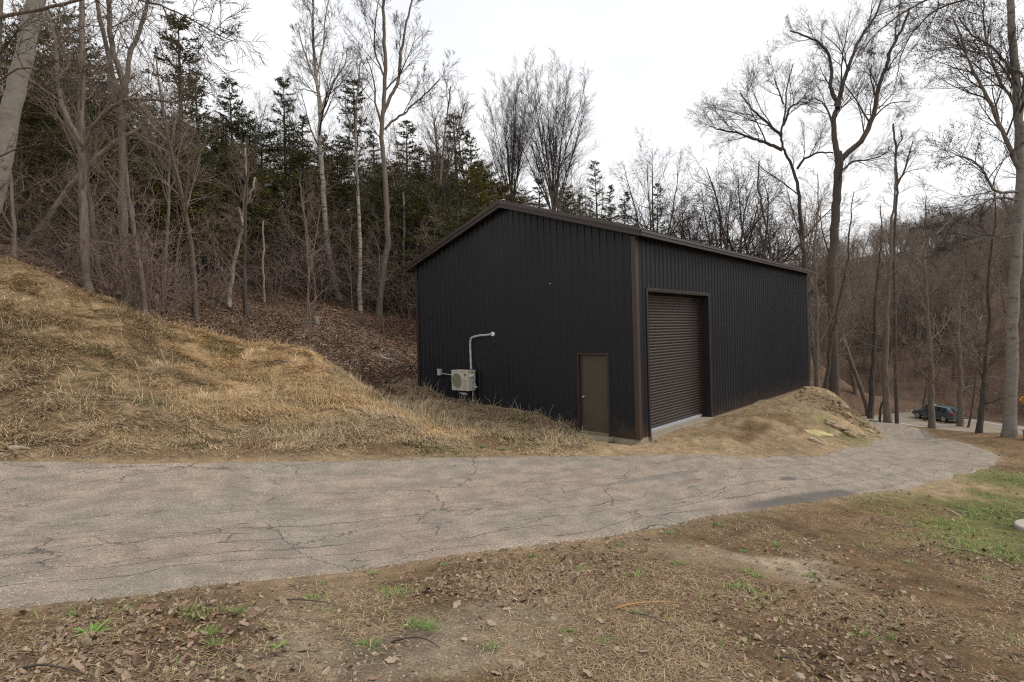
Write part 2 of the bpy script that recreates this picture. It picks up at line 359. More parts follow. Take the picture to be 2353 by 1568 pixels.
# ------------------------------------------------------------------ building frame in the world
BC = (3.0949, 13.7873); YAW = .8364
ce, se = math.cos(YAW), math.sin(YAW)
def BL(a, b, z=None):
    x, y = BC[0]+a*ce-b*se, BC[1]+a*se+b*ce
    return (x, y) if z is None else (x, y, z)
BW, BLn = 8.6095, 15.3192

# ------------------------------------------------------------------ terrain control points (world x, y, z)
DRV_N = [(-14,-1.5,1.45),(-9,1.3,1.15),(-3.7,4.0,.8),(-2.7,4.73,.62),(-1.6,5.2,.5),(-.43,5.9,.38),(1.1,6.7,.2),(2.3,7.6,.05),(4.5,9.0,-.2),(6.3,10.1,-.4),(7.9,10.95,-.55),(10.6,13,-.85),(13.8,15.8,-1.25),(15.8,18.6,-1.6),(17,21.3,-1.85),(18.9,26.3,-2.2),(19.5,29.8,-2.55),(20.8,36,-3.9)]
DRV_F = [(-17,4.3,1.75),(-12,7.0,1.3),(-7.9,8.6,.95),(-6.2,9.1,.82),(-4.4,9.8,.62),(-2.5,10.75,.38),(-.6,11.5,.18),(1.4,12.1,.03),(3.7,12.2,-.05),(5.4,12.6,-.2),(7.2,13.4,-.4),(9.6,15.5,-.7),(12.0,18.0,-1.1),(13.7,20.8,-1.5),(14.7,22.4,-1.7),(16,25,-2.0),(16.6,29,-2.6),(17.8,36,-4.0)]
CP = [(p[0], p[1], p[2]) for p in DRV_N+DRV_F]
def c(px, py, d): CP.append(P(px, py, d))
def cz(px, py, z):
    r = ray(px, py); t = (z-CAMH)/r[2]; CP.append((r[0]*t, r[1]*t, z))
for q in ((0,1568,1.0),(600,1568,1.0),(1176,1568,.95),(1700,1568,.8),(2353,1568,.5),(1176,1400,.75),(1700,1350,.35),(2353,1350,.1),(2000,1250,-.05),(2353,1150,-.7),(2353,1060,-1.3),(2353,1000,-1.9)): cz(*q)
CP += [(0,-3,1.15),(-6,-3,1.5),(6,-3,.6),(0,0,1.07),(12,2,-.3),(25,5,-1.8),(-20,-5,2.2),(20,-8,-.8),(0,-25,1.5),(-30,-20,4),(30,-25,-2)]
# mound on the left
for q in ((0,605,15.5),(120,645,15.8),(200,680,16),(300,712,16.5),(400,745,17),(560,790,18),(700,800,18),(790,850,17.5),(870,905,16.6),(500,1000,10.8),(500,900,13.5),(600,830,16.5),(250,900,11.5),(250,800,13.5),(0,900,10.5),(0,750,12.5),(800,950,13),(1000,980,14),(1000,930,17),(250,990,10),(0,1000,9.3),(-200,700,13),(-300,900,10)): c(*q)
CP += [(-14,12,4.6),(-20,14,6.5),(-20,9,4)]
DIP = ((300,722,18.2),(400,758,19),(480,785,19.8),(560,806,20.2),(640,818,20.4),(700,822,20.4),(790,868,19.4),(870,918,18.2),(620,812,22.5))
for q in DIP: c(*q)
# earth against the gable wall, level pad along the drive side
for b_, z_ in ((8.43,.94),(7.2,.66),(5.8,.57),(4.9,.50),(3.56,.46),(2.84,.34),(2.38,.16),(1.9,.03)): CP.append(BL(-.12, b_, z_)); CP.append(BL(.5, b_, z_))
for b_, z_ in ((4.9,.36),(3.5,.28),(2.6,.12)): CP.append(BL(-.9, b_, z_))
CP += [BL(-.4, 1.3, -.03), BL(-.5, .4, -.05), BL(-.4, -.4, -.06), BL(1.5, -.3, -.04), BL(3.6, -.3, -.04), BL(4.7, -.2, -.04), BL(7, -.15, -.09), BL(10, -.15, -.1), BL(13, -.15, -.1), BL(15.3, -.15, -.1), BL(15.5, -.5, -.12),
       BL(3, 2, -.12), BL(8, 4, -.12), BL(12, 4, -.15), BL(15.6, 8, -1.2), BL(16.5, 2, -1.2), BL(18, 5, -2.6), BL(17.5,-1.2,-1.4), BL(8, 9.6, .2), BL(2, 9.3, .9), BL(12, 10, -.6)]
for q in ((1950,948,22.0),(1980,985,21.0),(1750,960,16),(1850,930,19.3),(1900,960,17.5),(1940,1000,16.5),(1905,916,23.3),(1930,935,22.6)): c(*q)
CP += [(14.5,27,-2.2),(14.5,31,-3.2),(11,34,-2),(16,40,-4.6)]
# woods floor behind
for q in ((700,770,24),(900,850,22),(900,780,27),(900,700,34),(900,620,42),(700,700,30),(700,600,40),(500,700,26),(500,600,36),(300,680,22),(300,600,30),(100,600,20),(100,520,28),(0,560,19),(-300,500,22),(450,745,20.5)): c(*q)
for px, d, z in ((100,60,16.5),(500,60,16),(900,60,13),(1200,60,10),(100,100,24),(500,100,24),(900,100,21),(1200,100,17),(1200,40,5.5),(1500,50,4.5),(1500,90,9),(1800,45,-1),(1800,80,1.5),(1900,90,0),(1900,45,-3.2),(1850,65,-1)):
    CP.append((ray(px, 700)[0]*d/ray(px, 700)[1], d, z))
CP += [(-60,0,9),(-30,0,5),(-60,40,20),(0,200,26),(-100,150,38),(150,220,30),(250,180,40),(120,300,28),(60,0,-4)]
# lip, bank, road corridor, far hillside
CP += [(20.4,27,-2.4),(20.2,24,-2.1),(21,31,-2.8),(19,21.3,-1.75),(25,30,-4.6),(26,22,-4.2),(32,30,-6.5),(26,44,-5.9),(22,42,-5.2),(24,60,-6.7),(30,14,-4.5)]
RO = (39.6, 50.8); RD = (-.196, .98); RP = (.98, .196)   # road centre, direction, perpendicular
for t_ in (-45,-30,-18,-6,6,18,30,45,60,80):
    for s_ in (-5.5, 0, 5.5): CP.append((RO[0]+RD[0]*t_+RP[0]*s_, RO[1]+RD[1]*t_+RP[1]*s_, -6.68))
    CP.append((RO[0]+RD[0]*t_+RP[0]*8.5, RO[1]+RD[1]*t_+RP[1]*8.5, -5.9))
for q in ((2000,880,70),(2000,800,85),(2000,700,105),(2000,625,130),(2200,660,95),(2200,820,65),(2353,800,60),(2353,640,80),(2200,590,125),(2353,560,120),(2500,700,60)): c(*q)
CP = np.array(CP)
# multiquadric interpolation
def phi(r2): return np.sqrt(r2+1.0)
def _fit(cp):
    x, y = cp[:, 0], cp[:, 1]; r2 = (x[:, None]-x)**2+(y[:, None]-y)**2
    n = len(cp); A = np.zeros((n+1, n+1)); A[:n, :n] = phi(r2)-np.eye(n)*.02; A[n, :n] = A[:n, n] = 1
    return np.linalg.solve(A, np.append(cp[:, 2], 0))
WCP = _fit(CP)
def H0(x, y):
    x = np.asarray(x, float); y = np.asarray(y, float); sh = x.shape; x = x.ravel(); y = y.ravel(); o = np.empty(len(x))
    for i in range(0, len(x), 20000):
        s = slice(i, i+20000)
        o[s] = phi((x[s, None]-CP[:, 0])**2+(y[s, None]-CP[:, 1])**2) @ WCP[:-1]+WCP[-1]
    return o.reshape(sh)
def hit(px, py, dmax=160):
    r = ray(px, py); t = np.geomspace(1.5, dmax, 900); z = CAMH+r[2]*t-H0(r[0]*t, r[1]*t)
    k = np.where(z < 0)[0]
    if not len(k): return None
    i = k[0]; a = z[i-1]/(z[i-1]-z[i]); tt = t[i-1]+a*(t[i]-t[i-1])
    return (r[0]*tt, r[1]*tt, CAMH+r[2]*tt)
# drive outline polygon and signed distance
def catmull(pts, n):
    p = np.array(pts, float); q = np.vstack([2*p[0]-p[1], p, 2*p[-1]-p[-2]]); o = []
    for i in range(1, len(q)-2):
        t = np.linspace(0, 1, n, endpoint=False)[:, None]; a, b_, c_, d_ = q[i-1], q[i], q[i+1], q[i+2]
        o.append(.5*((2*b_)+(-a+c_)*t+(2*a-5*b_+4*c_-d_)*t*t+(-a+3*b_-3*c_+d_)*t**3))
    return np.vstack(o+[p[-1:]])
Nn, Nf = catmull(DRV_N, 14), catmull(DRV_F, 14)
_poly = np.vstack([Nn[:, :2], Nf[::-1, :2]])
def sdist(x, y, poly=_poly):
    x = np.asarray(x, float).ravel(); y = np.asarray(y, float).ravel(); best = np.full(len(x), 1e9); ins = np.zeros(len(x), bool)
    a = poly; b_ = np.roll(poly, -1, 0)
    for (x0, y0), (x1, y1) in zip(a, b_):
        dx, dy = x1-x0, y1-y0; L2 = dx*dx+dy*dy+1e-12
        t = np.clip(((x-x0)*dx+(y-y0)*dy)/L2, 0, 1); best = np.minimum(best, (x-x0-t*dx)**2+(y-y0-t*dy)**2)
        k = ((y0 > y) != (y1 > y)); ins ^= k & (x < (x1-x0)*(y-y0)/((y1-y0) if y1 != y0 else 1e-9)+x0)
    return np.where(ins, -1, 1)*np.sqrt(best)
def roadc(x, y):   # signed distance across the county road
    return (np.asarray(x)-RO[0])*RP[0]+(np.asarray(y)-RO[1])*RP[1]
def inb(x, y, m=0):  # inside the building footprint
    dx, dy = np.asarray(x)-BC[0], np.asarray(y)-BC[1]; a = dx*ce+dy*se; b_ = -dx*se+dy*ce
    return (a > -m) & (a < BLn+m) & (b_ > -m) & (b_ < BW+m)

# ------------------------------------------------------------------ ground cover classes
CLS = {'soil': (.175,.112,.060), 'straw': (.29,.205,.115), 'gold': (.37,.25,.13), 'leaf': (.125,.078,.050), 'tan': (.31,.225,.135), 'green': (.14,.145,.05), 'redleaf': (.15,.098,.068), 'pale': (.36,.285,.20)}
CK = list(CLS)
KP = []
def k(cls, *pts):
    for q in pts:
        h = hit(*q)
        if h: KP.append((h[0], h[1], CK.index(cls)))
k('soil', (100,1500),(500,1450),(900,1400),(1300,1330),(1700,1260),(2000,1200),(1500,1450),(1900,1400),(2200,1350),(2300,1500),(700,1560),(1100,1550),(2150,1180),(1800,1200),(1950,1300),(2250,1440),(1000,1350),(300,1430),(2100,1480))
k('pale', (760,1460),(1010,1440),(800,1500),(880,1440),(700,1440),(1760,1290))
k('tan', (2120,1118),)
k('soil', (2300,1045),(2350,1080),(2300,1020),(2345,1020))
k('green', (2260,1200),(2330,1190),(2300,1255),(2340,1100),(2180,1150),(1962,1006),(1948,1004))
k('straw', (30,1000),(200,1010),(400,1000),(700,1020),(60,800),(200,860),(900,900),(1000,950),(1100,960),(1200,990),(350,800),(450,870),(300,940),(100,900),(820,960),(1000,1020),(300,760),(100,700),(1300,1020),(1220,965))
k('gold', (560,850),(640,870),(700,900),(560,920),(480,900),(640,930),(760,900),(700,860),(1050,990),(880,940),(610,815),(470,830))
k('soil', (600,1040),(900,1042),(100,1045),(350,1045),(150,930),(230,880),(1160,1040),(300,900))
k('leaf', (640,770),(780,790),(900,780),(900,700),(700,720),(520,700),(900,830),(860,840),(500,650),(700,620),(920,620),(300,660),(200,640),(50,590),(800,690))
k('tan', (1900,990),(1930,985),(1935,1000),(1960,985),(1905,1012),(1500,1030),(1600,1020),(1700,1020),(1800,1020),(1750,980),(1850,940),(1900,920),(1930,960),(1960,960),(1420,1030),(1880,1010),(1650,990))
k('soil', (1830,985),(1700,1000),(1780,960))
k('redleaf', (2100,860),(2200,880),(2300,880),(2000,850),(2350,900),(1950,900),(2200,800))
for (x, y, s) in ((-14,12,'straw'),(-30,20,'leaf'),(-10,30,'leaf'),(0,50,'leaf'),(30,60,'leaf'),(-20,60,'leaf'),(22,28,'soil'),(21,25,'soil'),(20,22,'soil'),(18,17.5,'soil'),(16,14.5,'soil'),(28,35,'leaf'),(19,18,'soil'),(60,80,'redleaf'),(60,40,'redleaf'),(14,30,'soil'),(8,35,'leaf'),(100,100,'leaf'),(0,-5,'soil'),(10,0,'soil'),(-10,-3,'soil')): KP.append((x, y, CK.index(s)))
for q in DIP: v_ = P(*q); KP.append((v_[0], v_[1], CK.index('leaf')))
for q in ((700,790,22),(600,780,23),(800,800,22),(900,850,20.5),(930,800,23),(500,740,21),(640,770,26),(800,740,28)): v_ = P(*q); KP.append((v_[0], v_[1], CK.index('leaf')))
for q, n_ in (((400,752,16.6),'straw'),((560,800,17.3),'gold'),((700,812,17.2),'gold'),((790,862,16.8),'straw'),((300,725,16),'straw')): v_ = P(*q); KP.append((v_[0], v_[1], CK.index(n_)))
KP = np.array(KP)
def classes(x, y):
    x = np.asarray(x, float).ravel(); y = np.asarray(y, float).ravel(); W_ = np.zeros((len(x), len(CK)), np.float32)
    d_ = np.sqrt(x*x+y*y); am = .05*d_+.25
    xx = x+fbm(x, y, .8, 3, 5)*am*1.6; yy = y+fbm(x, y, .8, 3, 15)*am*1.6
    for i in range(0, len(x), 20000):
        s = slice(i, i+20000); dd = (xx[s, None]-KP[:, 0])**2+(yy[s, None]-KP[:, 1])**2+.05
        wt = dd**-2.2
        for j in range(len(CK)): W_[s, j] = wt[:, KP[:, 2] == j].sum(1)
    return W_/W_.sum(1, keepdims=True)
def detail(x, y, W_, sd, d_):
    g = W_[:, 1]+W_[:, 2]
    amp = .5+1.3*g+1.1*(W_[:, 3]+W_[:, 6])+.9*W_[:, 4]
    h = fbm(x, y, .9, 3, 1)*.10*amp+fbm(x, y, 5, 3, 9)*.035*amp
    pile = np.exp(-(((x-13.6)/2.0)**2+((y-21.6)/2.2)**2)); h = h+pile*(fbm(x, y, 1.7, 5, 44, .62)*.36)
    far = np.clip((d_-25)/40, 0, 1); h = h+far*fbm(x, y, .12, 3, 31)*1.2
    rd = np.abs(roadc(x, y)); rf = np.clip((rd-4.6)/3, 0, 1); h = h*rf
    e = np.clip(sd/.5, 0, 1); h = h*(.25+.75*e)
    return np.where(sd < -.12, -.05, h+np.where(sd < .3, .004, 0))
def H(x, y):
    x = np.asarray(x, float).ravel(); y = np.asarray(y, float).ravel(); sd = sdist(x, y)
    return H0(x, y)+detail(x, y, classes(x, y), sd, np.sqrt(x*x+y*y))
def h1(x, y): return float(H([x], [y])[0])
nr, na = 385, 590
rad = np.concatenate([[.01, .6, 1.2], np.geomspace(1.6, 420, nr)])
ang = np.concatenate([np.linspace(-180, -62, 20, endpoint=False), np.linspace(-62, 62, na), np.linspace(62, 180, 20, endpoint=False)[1:], [180]])
RR, AA = np.meshgrid(rad, np.radians(ang), indexing='ij')
gx, gy = (RR*np.sin(AA)).ravel(), (RR*np.cos(AA)).ravel()
gW = classes(gx, gy); gsd = sdist(gx, gy)
gz = H0(gx, gy)+detail(gx, gy, gW, gsd, RR.ravel())
gz = np.where(inb(gx, gy, -.6), np.minimum(gz, -.12), gz)
base = np.array([CLS[q] for q in CK]); gcol = gW @ base
bright = np.clip(1+(.5-.25*(gW[:, 1]+gW[:, 2]))*fbm(gx, gy, .7, 4, 71)+.4*fbm(gx, gy, 6, 2, 81), .4, 1.8); gcol = gcol*bright[:, None]
edge = np.exp(-np.clip(gsd, 0, 9)/.16)*(gsd > -.2)*.55; gcol = gcol*(1-edge[:, None])+np.array((.34, .255, .16))*edge[:, None]
nrr, naa = len(rad), len(ang)
ii, jj = np.meshgrid(np.arange(nrr-1), np.arange(naa-1), indexing='ij'); i0 = (ii*naa+jj).ravel()
gf = np.stack([i0, i0+naa, i0+naa+1, i0+1], 1)[:, ::-1]
link('ground', mesh_np('ground', np.stack([gx, gy, gz], 1), gf, M_ground, col=gcol, smooth=True), kind='structure')

# ------------------------------------------------------------------ driveway sheet
def strip(name, A, B, m, na_, off, mat_, rag=.05, **k):
    """sheet between polylines A and B (n,3)"""
    A = A.copy(); B = B.copy(); n = len(A)
    s = np.concatenate([[0], np.cumsum(np.linalg.norm(np.diff((A+B)/2, axis=0), axis=1))])
    w_ = np.linalg.norm(B-A, axis=1)
    t = np.linspace(0, 1, na_)
    T = np.tile(t, (n, 1)); ra = fbm(s, s*0, 1.1, 5, 3, .65)*rag*2.2; rb = fbm(s, s*0, 1.1, 5, 53, .65)*rag*2.2
    lo = ra/w_; hi = 1+rb/w_
    T = lo[:, None]+(hi-lo)[:, None]*T
    X = A[:, None, 0]*(1-T)+B[:, None, 0]*T; Y = A[:, None, 1]*(1-T)+B[:, None, 1]*T
    Z = H0(X.ravel(), Y.ravel()).reshape(X.shape)+off+fbm(X.ravel(), Y.ravel(), .5, 3, 12).reshape(X.shape)*.02
    Z[:, 0] -= .05; Z[:, -1] -= .05
    uv = np.stack([np.tile(s[:, None], (1, na_)), T*w_[:, None]], 2).reshape(-1, 2)
    a_, b_ = np.meshgrid(np.arange(n-1), np.arange(na_-1), indexing='ij'); q = (a_*na_+b_).ravel()
    f = np.stack([q, q+1, q+na_+1, q+na_], 1)
    if np.cross((B-A)[0, :2], (A[1]-A[0])[:2]) > 0: f = f[:, ::-1]
    return link(name, mesh_np(name, np.stack([X, Y, Z], 2).reshape(-1, 3), f[:, ::-1], mat_, smooth=True, uv=uv), kind='structure', **k)
def dens(p, n):
    s = np.concatenate([[0], np.cumsum(np.linalg.norm(np.diff(p[:, :2], axis=0), axis=1))]); q = np.linspace(0, s[-1], n)
    return np.stack([np.interp(q, s, p[:, i]) for i in range(3)], 1)
mid = (Nn+Nf)/2; sm = np.concatenate([[0], np.cumsum(np.linalg.norm(np.diff(mid[:, :2], axis=0), axis=1))]); qq = np.linspace(0, sm[-1], 700)
An = np.stack([np.interp(qq, sm, Nn[:, i]) for i in range(3)], 1); Bf = np.stack([np.interp(qq, sm, Nf[:, i]) for i in range(3)], 1)
sbar = np.concatenate([[0], np.cumsum(np.linalg.norm(np.diff((An+Bf)/2, axis=0), axis=1))])
def drive_uv(px, py):
    h = hit(px, py); A_, D_ = An[:, :2], Bf[:, :2]-An[:, :2]; q = np.array(h[:2])-A_; t = np.clip((q*D_).sum(1)/(D_**2).sum(1), 0, 1)
    i = int(np.argmin(((q-D_*t[:, None])**2).sum(1))); return float(sbar[i]), float(t[i]*np.linalg.norm(D_[i]))
STAINS = [(*drive_uv(px, py), ru, rv, c_, st) for (px, py, ru, rv, c_, st) in ((1870, 1146, 1.5, .30, (.10, .09, .085), .8), (1780, 1160, 1.0, .3, (.11, .10, .09), .7), (1808, 1102, .28, .14, (.09, .08, .075), .75), (1592, 1085, .3, .1, (.17, .10, .08), .5), (1590, 1107, .35, .15, (.19, .11, .09), .5), (2160, 1000, 1.6, .35, (.13, .12, .12), .7), (1500, 1100, 1.2, .15, (.16, .145, .13), .5))]
M_asph = mat('old_asphalt', asphalt, rough=.9, spec=.25)
strip('driveway', An, Bf, 0, 40, .018, M_asph, .09)

# county road with its painted lines
def road_pts(s_, off): 
    t = np.linspace(-48, 78, 64); return np.stack([RO[0]+RD[0]*t+RP[0]*s_, RO[1]+RD[1]*t+RP[1]*s_, np.full(len(t), off)], 1)
def flat(name, s0, s1, z, mat_, **k):
    A, B = road_pts(s0, z), road_pts(s1, z); n = len(A); V = np.vstack([A, B]); i = np.arange(n-1)
    f = np.stack([i, i+n, i+n+1, i+1], 1)
    return link(name, mesh_np(name, V, f, mat_), kind='structure', **k)
flat('county_road', -4.4, 4.4, -6.56, M_road)
for s0 in (-3.5, 3.38): flat('road_edge_line', s0, s0+.14, -6.552, M_paint)
for s0 in (-.18, .08): flat('road_centre_line', s0, s0+.1, -6.552, M_painty)
# ================================================================== BUILDING
bld = empty('metal_shop_building', (BC[0], BC[1], 0), YAW, label='large black ribbed metal shop building with brown trim beside the asphalt drive', cat='building')
HE, OG, OE, SL = 4.998, .25, .30, .3205
def zr(b_, add=0): return HE+.02+SL*min(b_+OE, BW-b_+OE)+add
# openings:  gable (b0,b1,z1), side (a0,a1,z1)
MD = (.85, 1.745, 2.115); GD = (.50, 4.36, 3.76)
RIB = .2286
def profile(u0, u1):
    """rib profile points (u, out) between u0 and u1, ribs at every 9 inches"""
    pts = []; n0 = int(math.floor(u0/RIB))-1
    for i in range(n0, int(u1/RIB)+2):
        c0 = i*RIB+.11
        for du, o_ in ((-.034, 0), (-.017, .024), (.017, .024), (.034, 0), (.075, .0), (.083, .004), (.097, .004), (.105, 0), (.135, 0), (.143, .004), (.157, .004), (.165, 0)):
            pts.append((c0+du, o_))
    pts = [p for p in pts if u0 < p[0] < u1]
    return [(u0, 0)]+pts+[(u1, 0)]
def wall_panel(u0, u1, opening, top, place, zb=.03):
    br = [u0, u1]+[e for e in opening[:2] if u0 < e < u1]
    if place == 'g' and u0 < BW/2 < u1: br.append(BW/2)
    br = sorted(br); V = []; Fq = []
    pr = []
    for x0, x1 in zip(br[:-1], br[1:]):
        pp = [p for p in profile(u0, u1) if x0 < p[0] < x1]
        pr.append([(x0, 0)]+pp+[(x1, 0)])
    for seg in pr:
        m_ = (seg[0][0]+seg[-1][0])/2; zl = opening[2] if opening[0] < m_ < opening[1] else zb
        for (ua, oa), (ub, ob) in zip(seg[:-1], seg[1:]):
            n = len(V)
            for (u, o_, z) in ((ua, oa, zl), (ub, ob, zl), (ub, ob, top(ub)), (ua, oa, top(ua))):
                V.append((-.02-o_, u, z) if place == 'g' else (u, -.02-o_, z))
            Fq.append((n, n+1, n+2, n+3) if place == 's' else (n+3, n+2, n+1, n))
        # backing so the sheet has thickness
        n = len(V)
        for (u, z) in ((seg[0][0], zl), (seg[-1][0], zl), (seg[-1][0], top(seg[-1][0])), (seg[0][0], top(seg[0][0]))):
            V.append((-.012, u, z) if place == 'g' else (u, -.012, z))
        Fq.append((n, n+1, n+2, n+3) if place == 's' else (n+3, n+2, n+1, n))
    me = mesh_np('wall_panel', V, np.array(Fq), M_wall); return link('wall_panel', me, bld)
u = .06
while u < BW-.06:
    wall_panel(u, min(u+.9144, BW-.06), MD, lambda q: zr(q, -.02), 'g'); u += .9144
u = .06
while u < BLn-.06:
    wall_panel(u, min(u+.9144, BLn-.06), GD, lambda q: zr(0, -.02), 's'); u += .9144
mb = MB(); mb.prism([(BLn, 0, 0), (BLn, BW, 0), (BLn, BW, zr(BW)), (BLn, BW/2, zr(BW/2)), (BLn, 0, zr(0))], (-.02, 0, 0)); mb.build('rear_gable_wall', M_wall, bld)
MB().box((0, BW-.02, 0), (BLn-.03, BW, zr(BW))).build('uphill_wall', M_wall, bld)
MB().box((.05, .05, -.15), (BLn-.05, BW-.05, .01)).build('floor_slab', M_conc, bld)
# foundation strip along the side, foundation by the corner
MB().box((GD[1]+.08, -.012, -.45), (BLn, .03, .03)).build('foundation', M_conc2, bld)
MB().box((-.012, .0, -.45), (.03, BW, .03)).build('foundation', M_conc, bld)
MB().box((.03, -.012, -.45), (GD[0]-.02, .03, .03)).build('foundation', M_conc, bld)
# base trims
MB().box((-.032, 0.1, .005), (-.012, MD[0]-.06, .035)).build('base_trim', M_trim, bld)
MB().box((-.032, MD[1]+.06, .005), (-.012, BW-.1, .035)).build('base_trim', M_trim, bld)
MB().box((GD[1]+.12, -.032, .005), (BLn-.1, -.012, .035)).build('base_trim', M_trim2, bld)
# corner trims
def corner(x, y, sx, sy, zt, name='corner_trim', m_=M_trim2, wdt=.13):
    q = MB(); t_ = .05
    q.prism([(x, y, 0), (x+sx*wdt, y, 0), (x+sx*wdt, y+sy*.012, 0), (x+sx*.012, y+sy*.012, 0), (x+sx*.012, y+sy*wdt, 0), (x, y+sy*wdt, 0)], (0, 0, zt))
    return q.build(name, m_, bld, bevel=.004)
corner(-.052, -.052, 1, 1, zr(0, -.05)); corner(-.052, BW+.03, 1, -1, zr(BW, -.05), m_=M_trim); corner(BLn+.03, -.052, -1, 1, zr(0, -.05), m_=M_wall)
# ---- man door
dr = MB()
dr.box((-.055, MD[0]-.05, -.0), (.10, MD[0], MD[2]+.05)); dr.box((-.055, MD[1], 0), (.10, MD[1]+.05, MD[2]+.05)); dr.box((-.055, MD[0], MD[2]), (.10, MD[1], MD[2]+.05))
door = MB().box((.050, MD[0]+.03, .075), (.095, MD[1]-.03, MD[2]-.035)).build('entry_door', M_door, bld, bevel=.004)
dr.build('door_frame', M_trim, bld, bevel=.004)
js = MB(); js.box((.035, MD[0]+.002, .02), (.098, MD[0]+.026, MD[2]-.01)); js.box((.035, MD[1]-.026, .02), (.098, MD[1]-.002, MD[2]-.01)); js.box((.035, MD[0]+.027, MD[2]-.032), (.098, MD[1]-.027, MD[2]-.01))
js.build('door_jamb', M_door, bld)
MB().box((-.03, MD[0]+.002, .012), (.1, MD[1]-.002, .07)).build('door_sill', mat('sill_bronze', col=(.20, .155, .085), rough=.5), bld, bevel=.004)
kb = MB(); kx, ky, kz = .05, MD[1]-.09, .98
kb.tube([(kx, ky, kz), (kx-.012, ky, kz)], .034, 14); kb.tube([(kx-.012, ky, kz), (kx-.045, ky, kz)], .011, 10)
kb.tube([(kx-.04, ky, kz), (kx-.05, ky, kz), (kx-.068, ky, kz), (kx-.078, ky, kz)], [.014, .028, .028, .015], 14)
kb.build('door_knob', mat('satin_steel', col=(.6, .58, .55), rough=.25, metal=.9), door, smooth=True)
for z_ in (.3, 1.05, 1.8): MB().box((.038, MD[0]+.022, z_), (.05, MD[0]+.036, z_+.1)).build('hinge', M_trim2, door)
MB().box((-.40, MD[0]-.14, -.10), (-.013, MD[1]+.42, .0)).build('door_stoop', M_conc, bld, bevel=.01)
# ---- roller door
gj = MB(); D_ = .30
gj.box((GD[0], -.05, 0), (GD[0]+.045, D_, GD[2])); gj.box((GD[1]-.045, -.05, 0), (GD[1], D_, GD[2])); gj.box((GD[0]+.046, -.05, GD[2]-.045), (GD[1]-.046, D_, GD[2]))
gj.build('roller_door_frame', M_dark, bld)
gt_ = MB(); gt_.box((GD[0]-.045, -.055, 0), (GD[0]-.001, -.015, GD[2]+.045)); gt_.box((GD[1]+.001, -.055, 0), (GD[1]+.045, -.015, GD[2]+.045)); gt_.box((GD[0], -.055, GD[2]+.001), (GD[1], -.015, GD[2]+.045))
gt_.build('opening_trim', M_trim, bld, bevel=.003)
rdo = empty('roller_door'); rdo.parent = bld
pitch = .0795; nsl = int((GD[2]-.12)/pitch)
sv = []; ns = 7
for i in range(ns):
    t_ = i/(ns-1); sv.append((-.020*math.sin(math.pi*t_)**.8, pitch*(.14+.86*t_)))
sv = [(0.006, 0), (0.006, pitch*.1)]+sv
V = []; 
for xa in (GD[0]+.09, GD[1]-.09):
    for (o_, z) in sv: V.append((xa, o_, z))
n = len(sv); Fq = [(i, i+n, i+n+1, i+1) for i in range(n-1)]
slat = mesh_np('slat', V, np.array(Fq), M_slat, smooth=False)
for i in range(nsl):
    o = link('slat', slat, rdo); o.location = (0, D_-.06, .10+i*pitch)
MB().box((GD[0]+.08, D_-.09, .015), (GD[1]-.08, D_-.03, .10)).build('bottom_bar', M_galv, rdo, bevel=.006)
for a0 in (GD[0]+.046, GD[1]-.09): MB().box((a0, D_-.11, .01), (a0+.044, D_-.02, GD[2]-.05)).build('door_guide', M_trim, rdo)
MB().box((GD[0]+.1, D_-.0, .1), (GD[1]-.1, D_+.01, GD[2])).build('door_backing', M_dark, rdo)
MB().box((GD[0]+.002, -.10, -.20), (GD[1]-.002, D_+.3, .012)).build('threshold', M_conc, bld, bevel=.01)
# ---- roof
def rb(b_): return HE+.165+SL*(b_+OE)
for side in (0, 1):
    yy = (lambda q: q) if side == 0 else (lambda q: BW-q)
    u = -OG
    while u < BLn+.3:
        u1 = min(u+.9144, BLn+.3); V = []; Fq = []
        for (a_, o_) in profile(u, u1):
            for b_, lift in ((-OE-.04, 0), (BW/2, 0)): V.append((a_, yy(b_), HE+.165+SL*(b_+OE)+o_*1.1))
        for i in range(len(V)//2-1): Fq.append((2*i, 2*i+2, 2*i+3, 2*i+1) if side == 0 else (2*i+1, 2*i+3, 2*i+2, 2*i))
        link('roof_panel', mesh_np('roof_panel', V, np.array(Fq), M_roof), bld); u = u1
    # soffit board, fascia, rake trims in two steps
    def pb(a0, a1, b0, b1, z0, z1, nm, m_):
        q = MB(); q.prism([(a0, yy(b0), HE+SL*(b0+OE)+z0), (a0, yy(b1), HE+SL*(b1+OE)+z0), (a0, yy(b1), HE+SL*(b1+OE)+z1), (a0, yy(b0), HE+SL*(b0+OE)+z1)], (a1-a0, 0, 0))
        return q.build(nm, m_, bld)
    pb(-OG+.02, BLn+.28, -OE+.03, BW/2, .03, .06, 'soffit', M_dark)
    for (x0, x1, xf) in ((-OG-.02, -OG+.015, -1), (BLn+.285, BLn+.32, 1)):
        pb(x0, x1, -OE, BW/2-.002, .0, .105, 'rake_fascia', M_trim)
        pb(x0+xf*.022, x1-(0 if xf > 0 else 0), -OE-.01, BW/2-.002, .106, .135, 'rake_bead', M_trim)
        pb(x0-(.012 if xf < 0 else 0), x1+(.012 if xf > 0 else 0), -OE-.015, BW/2-.002, .1352, .215, 'rake_trim', mat('rake_brown', col=(.06, .046, .040), rough=.4) if side == 0 and xf < 0 else M_trim)
    y0, y1 = (-OE-.035, -OE-.001) if side == 0 else (BW+OE+.001, BW+OE+.035)
    MB().box((-OG-.005, y0, HE+.004), (BLn+.3, y1, HE+.085)).build('eave_fascia', M_trim, bld)
    y0, y1 = (-OE-.055, -OE-.002) if side == 0 else (BW+OE+.002, BW+OE+.055)
    MB().box((-OG+.002, y0, HE+.088), (BLn+.29, y1, HE+.145)).build('eave_trim', mat('eave_brown', col=(.075, .058, .05), rough=.42), bld)
rc = MB()
